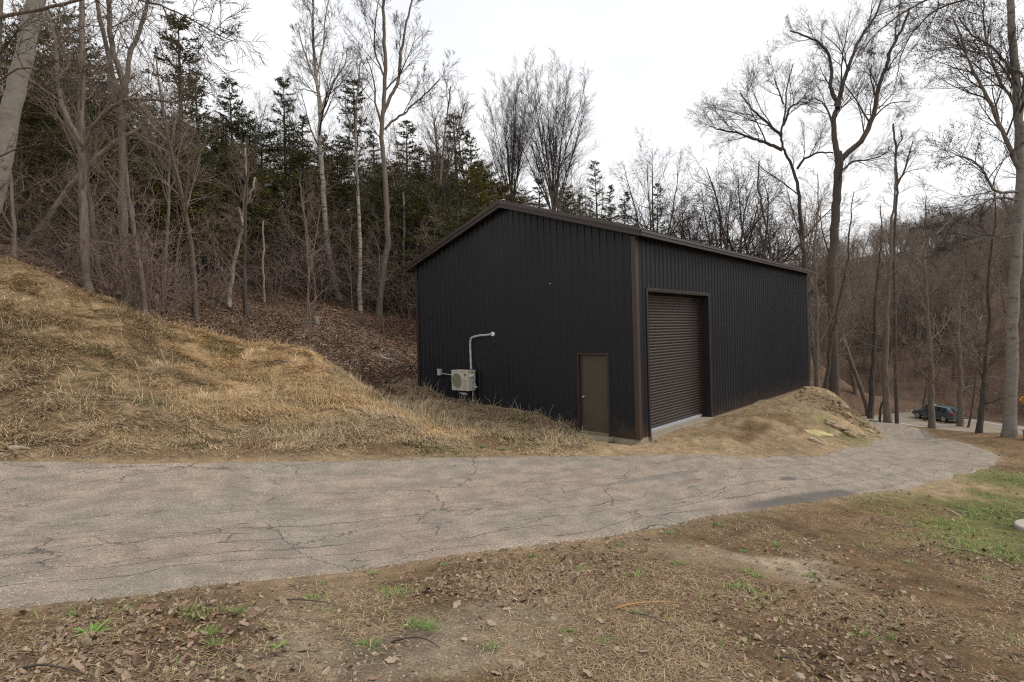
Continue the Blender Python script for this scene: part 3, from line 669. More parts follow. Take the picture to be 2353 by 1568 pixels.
for s_ in (-1, 1):
    rc.prism([(-OG-.035, BW/2, rb(BW/2)+.055), (-OG-.035, BW/2+s_*.28, rb(BW/2)+.055-.28*SL), (-OG-.035, BW/2+s_*.28, rb(BW/2)+.03-.28*SL), (-OG-.035, BW/2, rb(BW/2)+.03)], (BLn+.55+OG-.2, 0, 0))
rc.build('ridge_cap', M_roof, bld)

# ---- condenser on the gable wall
def place(o, a, b_, z): o.location = BL(a, b_, z); o.rotation_euler = (0, 0, YAW)
ac = empty('condenser_unit', label='cream outdoor heat pump condenser unit hanging on the black gable wall', cat='condenser'); place(ac, 0, 0, 0)
bx0, bx1, az0, az1 = 5.61, 6.38, .985, 1.625; xf, xb = -.48, -.16
MB().box((xf, bx0, az0), (xb, bx1, az1-.012)).build('casing', M_acw, ac, bevel=.012)
MB().box((xf-.008, bx0-.008, az1-.04), (xb+.008, bx1+.008, az1)).build('top_cover', M_acw, ac, bevel=.008)
fc = (6.12, 1.30); FR = .235
q = MB(); ring = [(xf-.012, fc[0]+FR*math.cos(t_), fc[1]+FR*math.sin(t_)) for t_ in np.linspace(0, 2*math.pi, 33)]
q.tube(ring, .010, 6, caps=False); q.build('fan_ring', M_acw, ac, smooth=True)
q = MB(); q.tube([(xf-.003, fc[0], fc[1]), (xf-.0005, fc[0], fc[1])], FR, 32); q.build('fan_opening', M_acd, ac)
q = MB()
for i in range(-8, 9):
    dy = i*FR/8.6; hh = math.sqrt(max(0, FR*FR-dy*dy)); q.box((xf-.016, fc[0]+dy-.006, fc[1]-hh), (xf-.008, fc[0]+dy+.006, fc[1]+hh))
for rr in (.06, .12, .18):
    q.tube([(xf-.011, fc[0]+rr*math.cos(t_), fc[1]+rr*math.sin(t_)) for t_ in np.linspace(0, 2*math.pi, 25)], .005, 5, caps=False)
q.build('fan_guard', M_acg, ac)
for i in range(5): MB().box((xf-.012, 5.66, 1.05+i*.065), (xf-.002, 5.84, 1.062+i*.065)).build('louvre', M_acg, ac)
q = MB()   # small triangular outline emblem
for (y0, z0), (y1, z1) in (((5.79, 1.46), (5.745, 1.545)), ((5.745, 1.545), (5.70, 1.46)), ((5.70, 1.46), (5.79, 1.46)), ((5.765, 1.475), (5.745, 1.51)), ((5.745, 1.51), (5.725, 1.475))): q.tube([(xf-.006, y0, z0), (xf-.006, y1, z1)], .005, 5)
q.build('emblem', M_acd, ac)
MB().box((xf+.06, bx0-.05, 1.43), (xf+.2, bx0-.003, 1.53)).build('valve_cover', M_white, ac, bevel=.01)
MB().box((xf+.08, bx0-.05, 1.50), (xf+.2, bx0-.003, 1.58)).build('valve_cover', M_acg, ac, bevel=.01)
for i, dz in enumerate((0, .04)):
    MB().tube([(xf+.12+dz, bx0-.03, 1.44), (xf+.16+dz, bx0-.06, 1.30), (xf+.20+dz, bx0-.10, 1.18), (xf+.18+dz, bx0-.13, 1.10), (xb-.02, bx0-.06, 1.06)], .012, 8).build('refrigerant_line', M_acd if i else M_pipe, ac, smooth=True)
MB().tube([(xf+.16, bx0-.10, 1.12), (xf+.20, bx0-.13, 1.10), (xf+.27, bx0-.12, 1.09)], .028, 10).build('line_coil', M_pipe, ac, smooth=True)
for y0 in (5.74, 6.25):
    MB().box((xf+.02, y0-.02, az0-.045), (0, y0+.02, az0-.003)).box((-.03, y0-.025, az0-.35), (-.001, y0+.025, az0-.046)).build('bracket', M_dark, ac)
    MB().tube([(xf+.05, y0, az0-.05), (-.02, y0, az0-.33)], .014, 6).build('brace', M_dark, ac)
q = MB(); q.tube([(xf+.1, 6.12, az0-.075), (xf+.12, 5.98, az0-.105), (xf+.12, 5.80, az0-.10)], [.02, .045, .03], 10); q.build('drain_tray', M_pipe, ac, smooth=True)
MB().tube([(xf+.2, 5.62, az0-.02), (xf+.2, 5.63, az0-.16), (xf+.18, 5.60, az0-.32), (xf+.12, 5.52, .64)], .013, 8).build('drain_hose', M_pipe, ac, smooth=True)
lp = [(-.13, 5.83, 1.63), (-.12, 5.845, 1.95), (-.10, 5.87, 2.3), (-.10, 5.865, 2.5), (-.10, 5.83, 2.60), (-.10, 5.74, 2.655), (-.10, 5.62, 2.675), (-.09, 5.38, 2.71), (-.09, 5.2, 2.705), (-.07, 4.95, 2.735)]
lc = catmull(lp, 5); ls = empty('refrigerant_line_set', label='grey wrapped pipe rising from the condenser and bending along the black wall', cat='pipe'); place(ls, 0, 0, 0)
MB().tube([tuple(p) for p in lc], [.034+.004*math.sin(i*1.7) for i in range(len(lc))], 10).build('wrapped_pipe', M_pipe, ls, smooth=True)
MB().tube([(-.018, 4.93, 2.735), (-.06, 4.93, 2.735)], [.085, .06], 16).build('wall_cap', M_white, ls, smooth=True)
db = empty('disconnect_box', label='small grey electrical disconnect box on the black wall left of the condenser', cat='electrical box'); place(db, 0, 0, 0)
MB().box((-.12, 7.36, 1.40), (-.02, 7.50, 1.60)).build('box_body', M_pipe, db, bevel=.006)
MB().box((-.13, 7.35, 1.585), (-.02, 7.51, 1.61)).build('box_lid', M_pipe, db, bevel=.004)
MB().tube([(-.07, 7.36, 1.46), (-.09, 7.1, 1.45), (-.12, 6.7, 1.425), (-.2, 6.39, 1.40)], .016, 8).build('conduit', M_pipe, db, smooth=True)
MB().tube([(-.02, .0, 0), (-.045, 0, 0)], .013, 10).build('wall_button', M_white, label='tiny white fixture dot high on the black gable wall', cat='wall fixture').location = BL(-.02, 2.62, 4.1)

# ================================================================== TREES
class Tubes:
    """polylines batched by point count into tapered tubes"""
    def __init__(s): s.b = {}
    def add(s, pts, rad, sides): s.b.setdefault((len(pts), sides), []).append((pts, rad))
    def arrays(s):
        Vs, Fs, n0 = [], [], 0
        for (n, k_), L_ in s.b.items():
            Pp = np.array([a for a, _ in L_], float); Rr = np.array([r_ for _, r_ in L_], float); B = len(L_)
            T = np.empty_like(Pp); T[:, 1:-1] = Pp[:, 2:]-Pp[:, :-2]; T[:, 0] = Pp[:, 1]-Pp[:, 0]; T[:, -1] = Pp[:, -1]-Pp[:, -2]
            T /= np.linalg.norm(T, axis=2, keepdims=True)+1e-9
            m = Pp[:, -1]-Pp[:, 0]; m /= np.linalg.norm(m, axis=1, keepdims=True)+1e-9
            ref = np.where(np.abs(m[:, 2:3]) > .8, np.array([[1., .13, 0]]), np.array([[.05, .02, 1.]]))[:, None, :]
            A = np.cross(T, ref); A /= np.linalg.norm(A, axis=2, keepdims=True)+1e-9; Bn = np.cross(T, A)
            th = np.arange(k_)*2*math.pi/k_
            V = Pp[:, :, None, :]+(A[:, :, None, :]*np.cos(th)[None, None, :, None]+Bn[:, :, None, :]*np.sin(th)[None, None, :, None])*Rr[:, :, None, None]
            Vs.append(V.reshape(-1, 3))
            i, j, b_ = np.meshgrid(np.arange(n-1), np.arange(k_), np.arange(B), indexing='ij')
            i, j, b_ = i.ravel(), j.ravel(), b_.ravel(); o = n0+b_*n*k_; j2 = (j+1) % k_
            Fs.append(np.stack([o+i*k_+j, o+i*k_+j2, o+(i+1)*k_+j2, o+(i+1)*k_+j], 1)); n0 += B*n*k_
        return np.vstack(Vs), np.vstack(Fs)
    def mesh(s, name, m_, smooth=True):
        V, Fq = s.arrays(); return mesh_np(name, V, Fq, m_, smooth=smooth)
rd = random.Random(11)
def unit(x, y, z):
    l = math.sqrt(x*x+y*y+z*z)+1e-9; return x/l, y/l, z/l
def deflect(d, ang):
    while True:
        x, y, z = rd.uniform(-1, 1), rd.uniform(-1, 1), rd.uniform(-1, 1)
        k_ = x*d[0]+y*d[1]+z*d[2]; x -= k_*d[0]; y -= k_*d[1]; z -= k_*d[2]
        if x*x+y*y+z*z > .05: break
    p = unit(x, y, z); c_, s_ = math.cos(ang), math.sin(ang)
    return (d[0]*c_+p[0]*s_, d[1]*c_+p[1]*s_, d[2]*c_+p[2]*s_)
# params per level: (points, sides, wiggle, uptropism, children, angle, length ratio, start)
def grow(T, p, d, L_, r, lv, prm, minr=.004):
    npt, sides, wig, trop, nch, ang_, lr, t0 = prm[lv]
    pts = [p]; rs = [r]; ds = [d]; x, y, z = p; last = lv == len(prm)-1; st = L_/(npt-1)
    for i in range(1, npt):
        d = unit(d[0]+rd.gauss(0, wig), d[1]+rd.gauss(0, wig), d[2]+rd.gauss(0, wig)+trop)
        x += d[0]*st; y += d[1]*st; z += d[2]*st; pts.append((x, y, z)); ds.append(d); rs.append(max(minr*.6, r*(1-i/(npt-1)*.85)))
    T[0 if lv < 1 else 1].add(pts, rs, sides)
    if last: return
    for k_ in range(nch):
        t = t0+(1-t0)*((k_+rd.random())/nch); f = t*(npt-1); i = min(int(f), npt-2); f -= i
        q = tuple(pts[i][m]*(1-f)+pts[i+1][m]*f for m in range(3)); rr = rs[i]*(1-f)+rs[i+1]*f
        grow(T, q, deflect(ds[i], R(ang_*rd.uniform(.6, 1.35))), L_*lr*(1.12-.6*(t-t0)/(1-t0+.01))*rd.uniform(.65, 1.2), max(minr, rr*rd.uniform(.45, .68)), lv+1, prm, minr)
def tree_protos(kind, n):
    o = []
    for i in range(n):
        T = (Tubes(), Tubes())
        if kind == 'vase':
            T[0].add([(0, 0, -.4), (0, 0, 2.6), (.05, 0, 6.2)], [.15, .12, .09], 8)
            for j in range(17):
                a = j*2.4+rd.random()*.4; tl = .40*math.sqrt((j+.5)/17); z0 = 6.2-2.2*tl/.4
                grow(T, (.03, 0, z0), unit(math.cos(a)*tl, math.sin(a)*tl, 1), (12.5-z0)*(1-.22*tl*tl/.16)*rd.uniform(.95, 1.03), .042, 0,
                     [(9, 5, .035, .02, 15, 26, .26, .18), (5, 3, .07, .07, 8, 30, .5, .1), (4, 3, .10, .06, 5, 32, .55, .1), (2, 3, .12, .05, 0, 0, 0, 0)], .0042)
        elif kind == 'forest':
            grow(T, (0, 0, -.4), unit(rd.gauss(0, .05), rd.gauss(0, .05), 1), rd.uniform(11, 14), rd.uniform(.11, .17), 0,
                 [(10, 6, .05, .03, 20, 38, .28, .42), (5, 3, .13, .10, 8, 40, .48, .2), (4, 3, .18, .05, 5, 42, .5, .2), (2, 3, .2, 0, 0, 0, 0, 0)], .007)
        elif kind == 'spread':
            T[0].add([(0, 0, -.4), (.05, 0, 1.5), (-.05, .1, 3.4)], [.24, .19, .16], 7)
            for j in range(5):
                a = j*2*math.pi/5+rd.random(); tl = rd.uniform(.2, .9)
                grow(T, (-.05, .1, rd.uniform(2.6, 3.4)), unit(math.cos(a)*tl, math.sin(a)*tl, 1), rd.uniform(5.5, 8.5), .11, 0,
                     [(8, 5, .14, .05, 12, 46, .42, .2), (6, 3, .18, .08, 8, 44, .5, .15), (4, 3, .22, .06, 5, 45, .5, .2), (2, 3, .25, 0, 0, 0, 0, 0)], .007)
        elif kind == 'pole':
            grow(T, (0, 0, -.3), unit(rd.gauss(0, .09), rd.gauss(0, .09), 1), rd.uniform(7, 10), rd.uniform(.05, .08), 0,
                 [(9, 5, .07, .02, 16, 46, .24, .3), (4, 3, .18, .06, 6, 45, .5, .2), (3, 3, .22, .0, 4, 40, .5, .2), (2, 3, .2, 0, 0, 0, 0, 0)], .006)
        elif kind == 'shrub':
            for j in range(11):
                a = rd.random()*6.28; tl = rd.uniform(.15, .9)
                grow(T, (math.cos(a)*.25, math.sin(a)*.25, -.1), unit(math.cos(a)*tl, math.sin(a)*tl, 1), rd.uniform(1.6, 3.6), .018, 0,
                     [(6, 3, .14, -.02, 8, 48, .42, .15), (4, 3, .22, .0, 5, 45, .55, .15), (3, 3, .25, -.02, 0, 0, 0, 0)], .006)
        o.append(T)
    return o
protos = {}
for kd, n_, mb_, mt_ in (('vase', 2, M_bark_d, M_twig_s), ('forest', 4, M_bark, M_twig), ('spread', 3, M_bark_d, M_twig_s), ('pole', 3, M_bark, M_twig_p), ('shrub', 4, M_twig_p, M_twig_p)):
    protos[kd] = [(T[0].mesh('trunk', mb_), T[1].mesh('crown' if kd != 'shrub' else 'twigs', mt_, False)) for T in tree_protos(kd, n_)]
HT = {'vase': 13.3, 'forest': 12.6, 'spread': 11.2, 'pole': 8.8, 'shrub': 3.2}

def conifer_arrays(H_, R_, n_br, seed, p=.85, base_=.10, tint=None):
    g = random.Random(seed); T = Tubes(); B = Tubes()
    lean = (g.gauss(0, .01), g.gauss(0, .01))
    T.add([(lean[0]*z, lean[1]*z, z) for z in (-.4, H_*.3, H_*.6, H_*.85, H_)], [.016*H_, .012*H_, .008*H_, .004*H_, .01], 6)
    Q = []
    for i in range(n_br):
        u_ = (i+g.random())/n_br; z = H_*(base_+(1-base_)*u_**.9); L_ = R_*(1-u_**1.15)**p*g.choice((.6, .85, 1, 1.1, 1.25))*g.uniform(.8, 1.1)+.1
        a = g.random()*6.283; up_ = .25+.5*u_+g.gauss(0, .15); ca, sa = math.cos(a), math.sin(a)
        pts = []; npt = 5
        for j in range(npt):
            t = j/(npt-1); pts.append((lean[0]*z+ca*L_*t, lean[1]*z+sa*L_*t, z+L_*(up_*t-.25*t*t)))
        B.add(pts, [max(.02, L_*.016)*(1-.8*j/(npt-1)) for j in range(npt)], 3)
        ns_ = max(5, int(L_*8))
        for j in range(ns_):
            t = .16+.84*(j+g.random())/ns_; x, y, zz = lean[0]*z+ca*L_*t, lean[1]*z+sa*L_*t, z+L_*(up_*t-.25*t*t)
            sgn = 1 if j % 2 else -1; aa = a+sgn*g.uniform(.35, 1.3); l2 = (.22+.32*L_*(1-t*.7))*g.uniform(.5, 1.1)
            Q.append((x, y, zz, aa, l2))
    q_ = np.array(Q); ng = np.random.default_rng(seed); K = 20; q_ = np.repeat(q_, K, axis=0); n_ = len(q_); x, y, zz, aa, l2 = q_.T; s_ = ng.random(n_)
    c0 = np.stack([x+np.cos(aa)*l2*s_, y+np.sin(aa)*l2*s_, zz+l2*s_*ng.uniform(-.1, .45, n_)], 1); a3 = aa+ng.uniform(-1.0, 1.0, n_); e_ = ng.uniform(-.4, .8, n_); l3 = ng.uniform(.07, .16, n_); w3 = l3*ng.uniform(.12, .22, n_)
    d3 = np.stack([np.cos(a3)*np.cos(e_), np.sin(a3)*np.cos(e_), np.sin(e_)], 1)*l3[:, None]; p3 = np.stack([-np.sin(a3)*w3, np.cos(a3)*w3, ng.uniform(-1, 1, n_)*w3], 1); Q = np.stack([c0-p3, c0+p3, c0+d3], 1)
    Vt, Ft = T.arrays(); Vb, Fb = B.arrays(); Q = np.array(Q).reshape(-1, 3)
    return (np.vstack([Vt, Vb]), np.vstack([Ft, Fb+len(Vt)])), (Q, np.arange(len(Q)).reshape(-1, 3))
def conifer_meshes(H_, R_, n_br, seed, m_=None, tint=None, **k_):
    (V, Fq), (Q, Ft) = conifer_arrays(H_, R_, n_br, seed, **k_)
    me1 = mesh_np('trunk', V, Fq, M_bark_d, smooth=True)
    me2 = mesh_np('foliage', Q, Ft, m_ or M_needle, col=tint)
    return me1, me2
cprot = [conifer_meshes(10, 2.1, 90, 1), conifer_meshes(10, 1.5, 85, 2, p=.7), conifer_meshes(10, 2.9, 95, 3, p=.42, base_=.42), conifer_meshes(10, 2.4, 90, 4, p=.38, base_=.38)]

def put(kd, x, y, scale, label, cat='tree', group=None, name=None, sink=.15, idx=None, rz=None, sxy=None):
    pr = cprot if kd == 'conifer' else protos[kd]; i = idx if idx is not None else rd.randrange(len(pr)); me = pr[i]
    nm = name or {'conifer': 'evergreen_tree', 'shrub': 'bare_shrub'}.get(kd, 'bare_tree')
    z = float(H0([x], [y])[0])-sink
    r_ = empty(nm, (x, y, z), rz if rz is not None else rd.random()*6.28, label=label, cat=cat, group=group)
    sxy = sxy or 1; r_.scale = (scale*sxy, scale*sxy, scale)
    if kd == 'shrub': link('stems', me[0], r_); link('twigs', me[1], r_)
    else: link('trunk', me[0], r_); link('foliage' if kd == 'conifer' else 'crown', me[1], r_)
    return r_
def put_px(kd, px, pytop, d, label, group=None, idx=None, sxy=None, rz=None, name=None):
    """stands at that bearing and distance, grown to the height seen there"""
    x, y, zt = P(px, pytop, d); zg = float(H0([x], [y])[0]); h_ = max(2.5, zt-zg)
    return put(kd, x, y, h_/(10 if kd == 'conifer' else HT[kd]), label, 'tree', group, idx=idx, sxy=sxy, rz=rz, name=name)

def hero(label, base_px, limbs, d=None, m_t=None, m_c=None, group=None, twig=1.0, name='bare_tree', lvls=3, ang_=45, trop=.06, minr=.006, ddp=0, seed=None, blen=1.0, extra=None):
    """tree traced limb by limb at its own distance; limbs = (points, width0, width1, start of side branches, number, branch length, distance drift)"""
    if seed is not None: rd.seed(seed)
    h_ = hit(*base_px)
    if d is None: d = h_[1] if h_ else 30
    root_w = P(base_px[0], base_px[1], d); gz_ = float(H0([root_w[0]], [root_w[1]])[0])
    root_w = (root_w[0], root_w[1], gz_-.05)
    r_ = empty(name, root_w, 0, label=label, cat='tree', group=group)
    T = (Tubes(), Tubes()); px2m = d/F
    for li, (pts, w0, w1, t0, nb, bl, drift) in enumerate(limbs):
        n = len(pts); wp = [P(p_[0], p_[1], d+drift*(i/(n-1) if n > 1 else 0)) for i, p_ in enumerate(pts)]
        wp = [(a-root_w[0], b_-root_w[1], c_-root_w[2]) for a, b_, c_ in wp]
        if li == 0: wp = [(wp[0][0], wp[0][1], -.4)]+wp
        cc = catmull(wp, 4); s_ = np.concatenate([[0], np.cumsum(np.linalg.norm(np.diff(cc, axis=0), axis=1))]); tot_ = s_[-1]; tn = s_/tot_
        jit = np.array([[rd.gauss(0, 1) for _ in range(3)] for _ in cc])*px2m*.9; jit[0] = 0; cc = cc+jit*np.minimum(1, tn*8)[:, None]
        rs = (w0+(w1-w0)*tn)*px2m*.5
        if li == 0: rs = rs*(1+.35*np.exp(-np.maximum(0, s_-.4)/.25))
        T[0].add([tuple(q) for q in cc], list(rs), 9 if w0*px2m > .15 else 6)
        for k_ in range(int(nb*twig)):
            t = t0+(1-t0)*(k_+rd.random())/max(1, nb*twig); i = min(int(np.searchsorted(tn, t)), len(cc)-1); i = max(1, i)
            dr = cc[i]-cc[i-1]; dr = unit(*dr); f = (t-tn[i-1])/max(1e-6, tn[i]-tn[i-1]); q = tuple(cc[i-1]*(1-f)+cc[i]*f)
            L_ = bl*blen*(1.1-.6*(t-t0)/(1-t0+.01))*rd.uniform(.45, 1.3)
            prm = [(7, 3, .10, trop, 8, ang_*.85, .5, .12), (5, 3, .14, trop*.8, 6, ang_*.9, .58, .12), (4, 3, .16, trop*.6, 4, ang_*.9, .62, .15), (2, 3, .22, 0, 0, 0, 0, 0)]
            prm = prm[:lvls]; prm[-1] = (2 if lvls > 3 else prm[-1][0],)+prm[-1][1:4]+(0,)+prm[-1][5:]
            Tt = (T[1], T[1]); grow(Tt, q, deflect(dr, R(ang_*rd.uniform(.7, 1.3))), L_, max(minr*1.5, min(rs[i]*.55, L_*.014)), 0, prm, minr)
    link('trunk', T[0].mesh('trunk', m_t or M_bark), r_)
    if T[1].b: link('crown', T[1].mesh('crown', m_c or M_twig, False), r_)
    if extra: extra(r_, root_w, d, T)
    return r_

# ---- traced trees, left side
hero('thick pale smooth trunk leaning out of the left edge of the picture', (-75,640), [([(-75,640),(-35,520),(-2,400),(28,240),(58,120),(85,-10),(110,-130)],44,34,.55,5,2.5,.8)], d=13, m_t=M_poplar, seed=1)
hero('tall forked tan trunk on the left ridge with a side stem curving up left', (203,668), [([(203,668),(195,560),(192,475),(189,375),(187,250),(190,130),(188,0),(184,-120)],20,9,.3,14,2.6,.5),
     ([(189,335),(170,300),(150,262),(133,190),(127,90),(100,10),(85,-60)],11,5,.2,9,2.2,-.6),
     ([(190,350),(215,290),(262,245),(300,228),(385,232),(450,250)],10,3,.3,10,1.9,-1)], seed=2)
hero('slimmer tan trunk close right of the forked tan trunk', (232,664), [([(232,664),(222,560),(210,470),(203,420),(200,330)],12,6,.3,7,2.0,.3)], seed=3)
hero('largest dark grey trunk on the left slope dividing into three tall stems', (291,690), [([(291,690),(287,600),(284,500),(283,400),(280,300),(284,235),(288,200)],21,15,.5,8,2.6,0),
     ([(288,205),(268,145),(255,90),(250,20),(243,-80)],13,8,.2,8,2.4,-.5), ([(284,230),(262,190),(245,110),(226,20),(215,-70)],12,7,.2,8,2.4,.8),
     ([(288,200),(298,130),(322,70),(338,10),(345,-70)],11,6,.1,10,2.2,.6), ([(284,300),(262,215),(250,170)],10,9,.9,1,1,.2)], m_t=M_bark, seed=4)
hero('narrow grey trunk leaning right, rising behind the three-stemmed trunk', (330,672), [([(330,672),(312,560),(298,470),(290,400)],12,8,.3,7,2.2,0)], d=18.6, seed=5)
hero('thin upright trunk at the far left edge of the woods', (35,615), [([(35,615),(32,520),(26,420),(22,320)],9,5,.3,8,2.4,0)], d=17, seed=6)
r_ = hero('long dead tree fallen at a slant across the left woods', (40,585), [([(40,585),(95,520),(160,430),(215,370),(270,322),(330,292)],15,7,.4,6,1.5,.5)], d=20.5, m_t=M_log, m_c=M_log, seed=7, name='fallen_tree')
hero('crooked pale little tree with a broken split stub above the leaf floor', (524,704), [([(524,704),(532,640),(540,590),(558,510),(562,450),(567,400),(563,340)],11,4,.35,14,2.3,.2),([(558,520),(549,480),(547,478)],7,6,.9,0,1,0),([(565,470),(578,440),(586,408)],6,5,.9,0,1,0)], m_t=M_log, m_c=M_twig_p, seed=8)
hero('thin dark crooked trunk beside the pale broken tree', (566,722), [([(566,722),(563,640),(561,560),(566,460),(572,370)],11,4,.25,16,2.4,.2)], m_t=M_bark_d, m_c=M_twig_p, seed=9)
hero('tall white-barked birch with a high bare crown against the sky', (780,688), [([(780,688),(762,620),(753,560),(745,475),(740,400),(734,310),(736,240),(725,170),(719,90),(720,20),(722,-40)],15,4,.42,22,2.8,0),
     ([(736,262),(748,225),(768,185),(790,150),(800,110)],6,2,.15,9,2.0,.8),([(735,275),(728,200),(706,140),(690,90),(684,50)],6,2,.15,9,2.0,-.8),([(727,180),(742,110),(748,40),(760,-20)],5,2,.1,9,2.0,.6),([(735,215),(700,206),(672,206)],3,1.2,.2,5,1.3,0)], m_t=M_birch, m_c=M_twig_s, lvls=4, trop=.05, ang_=34, twig=.55, blen=1.35, seed=10)
hero('tall slender tree with twin upright limbs standing left of the building', (870,725), [([(870,725),(878,650),(890,555),(888,476),(882,376),(876,301),(881,250),(885,160),(882,80),(880,0),(878,-60)],15,6,.45,14,2.4,0),
     ([(880,262),(898,220),(914,186),(922,120),(934,50),(950,-10)],8,4,.1,13,2.2,.6),([(884,298),(905,275),(928,262),(950,240),(985,210),(1010,180)],6,2,.2,13,2.1,.8),([(878,290),(862,235),(858,180),(840,130)],6,2,.2,9,2.0,-.7),([(884,180),(862,120),(862,60),(870,0)],5,2,.1,9,1.9,-.4)], m_t=M_bark, m_c=M_twig_s, lvls=4, ang_=34, twig=.5, blen=1.35, seed=11)
hero('pale-barked tree behind, between the birch and the twin-limbed tree', (826,640), [([(826,640),(826,560),(822,440),(818,350),(817,270),(822,200),(828,140)],11,3,.35,20,2.4,0),([(820,330),(800,270),(792,210)],5,2,.1,9,1.8,.5)], d=31, m_t=M_birch, m_c=M_twig_s, ang_=38, seed=12)
hero('short pale trunk standing right behind the left corner of the building', (926,712), [([(926,712),(927,620),(929,510),(926,440)],9,4,.4,9,2.2,0)], m_t=M_birch, seed=13)
hero('left one of two close thin grey trunks above the roof slope', (1008,600), [([(1008,600),(1010,500),(1014,400),(1020,320),(1030,250),(1034,200)],8,3,.3,22,2.6,0),([(1016,380),(1002,330),(1000,270)],4,2,.1,9,2,0)], d=33, m_c=M_twig_s, ang_=32, seed=14)
hero('right one of two close thin grey trunks above the roof slope', (1023,600), [([(1023,600),(1022,500),(1025,410),(1044,340),(1056,280),(1068,240)],8,3,.3,22,2.6,0)], d=33.5, m_c=M_twig_s, ang_=32, seed=15)
hero('medium trunk in the middle of the left woods with purple twigs', (432,640), [([(432,640),(428,540),(424,450),(424,380)],9,5,.2,12,2.6,0)], d=27, m_c=M_twig_p, seed=16)
hero('small leaning grey trunk just left of the birch foot', (722,640), [([(722,640),(708,560),(696,480),(690,420)],7,4,.3,10,2.3,0)], d=31, seed=17)
hero('snapped pale stick of a trunk upright on the leaf floor', (605,620), [([(605,620),(605,560),(604,508)],6,4,.5,2,.7,0)], d=29, m_t=M_log, seed=18)
# long drooping boughs reaching in at the top left
hero('slender trunk at the top left whose long boughs droop across the sky', (-30,620), [([(-30,620),(-20,400),(-10,200),(0,30),(10,-120)],14,10,.3,6,2,0),([(0,40),(120,15),(230,-10),(340,5),(430,40),(500,80),(540,95)],8,1.8,.25,24,1.9,-1.5),([(-10,190),(60,155),(150,178),(240,182)],5,2,.2,10,.9,-1)], d=12.5, m_c=M_twig_s, trop=-.04, seed=19)

# ---- traced trees, right side
hero('leaning tree behind the roof with a crown spreading far left', (1850,640), [([(1850,640),(1845,560),(1838,490),(1832,420),(1815,370),(1798,338),(1795,305),(1803,265),(1806,225),(1812,185),(1822,150)],17,2,.45,12,3.2,0),
     ([(1798,345),(1770,332),(1738,322),(1700,308),(1660,300),(1632,290)],8,2,.15,20,2.9,1),([(1796,312),(1775,295),(1752,272),(1728,250),(1700,215)],7,2,.15,16,2.9,-1),([(1800,288),(1815,250),(1835,235),(1852,215)],6,2,.1,12,2.6,.8),([(1832,388),(1850,365),(1880,352),(1915,350)],6,3,.2,10,2.6,-.6),([(1801,240),(1790,210),(1778,180)],4,2,.1,9,2.4,.3)], d=42, m_t=M_bark_d, m_c=M_twig_s, lvls=4, twig=.6, ang_=38, minr=.006, blen=1.35, seed=21)
hero('largest forked tree right of the building with two tall sky-high limbs', (1912,640), [([(1912,640),(1916,560),(1920,490),(1923,430),(1928,385),(1926,350)],22,17,.6,8,3.0,0),
     ([(1926,365),(1920,330),(1914,280),(1924,245),(1918,225),(1908,200),(1911,150),(1890,105),(1855,85),(1815,70)],13,3,.2,26,3.2,.8),([(1924,248),(1938,190),(1950,155),(1965,115),(1985,75),(2010,40),(2028,-10)],10,3,.1,22,3.2,1.2),
     ([(1928,372),(1950,350),(1978,325),(2000,285),(2012,245),(2018,200),(2035,155),(2048,115),(2070,70),(2090,20)],13,4,.2,26,3.2,-1),([(2015,230),(2004,195),(2000,150)],4,2,.1,8,2.4,-.6),([(2000,280),(2040,240),(2090,235)],4,1.5,.1,12,2.4,-.6),([(1926,400),(1960,372),(2010,365),(2040,350)],5,2,.2,12,2.6,-1),([(1911,280),(1895,240),(1868,225)],5,2,.1,12,2.6,.6)], d=40, m_t=M_bark_d, m_c=M_twig_s, lvls=4, twig=.55, ang_=38, minr=.006, blen=1.35, seed=22)
hero('broken-topped snag with two short upper stems against the pale sky', (2054,620), [([(2054,620),(2056,540),(2058,480),(2062,430),(2060,380),(2057,330),(2050,285)],9,4,.3,16,1.7,0),([(2061,425),(2078,395),(2086,360),(2098,325)],5,2,.1,12,1.7,.5),([(2058,345),(2070,325),(2072,300)],4,2,.2,3,1.2,0)], d=38, m_t=M_bark_d, m_c=M_twig_s, seed=23)
r5 = hero('big pale birch at the right edge with a crown of dark catkins', (2320,1004), [([(2320,1004),(2322,900),(2326,780),(2331,650),(2338,540),(2345,440),(2343,340),(2338,250),(2334,160),(2325,60),(2320,-60)],26,13,.42,18,2.2,0),
     ([(2340,385),(2322,345),(2295,285),(2262,210),(2235,160),(2210,95),(2190,40)],10,3,.12,22,1.5,-1),([(2342,300),(2352,180),(2320,155),(2280,110),(2235,80),(2200,40)],8,3,.2,22,1.5,-.5),([(2345,440),(2290,440),(2262,400),(2240,372),(2200,358),(2160,362)],7,2,.15,20,1.4,-1.2),
     ([(2338,250),(2300,190),(2275,130),(2262,60),(2260,0)],7,3,.1,20,1.5,.4),([(2340,460),(2290,455),(2235,478),(2190,500),(2150,540)],6,2,.2,16,1.2,-.6),([(2336,540),(2280,548),(2220,545),(2175,560)],5,1.5,.2,12,1.1,.6),([(2334,200),(2290,140),(2240,120),(2170,110),(2130,120)],5,1.5,.2,18,1.3,-1)],
     m_t=M_poplar, m_c=M_twig_s, lvls=3, twig=.95, ang_=40, trop=.03, minr=.005, blen=1.6, seed=24)
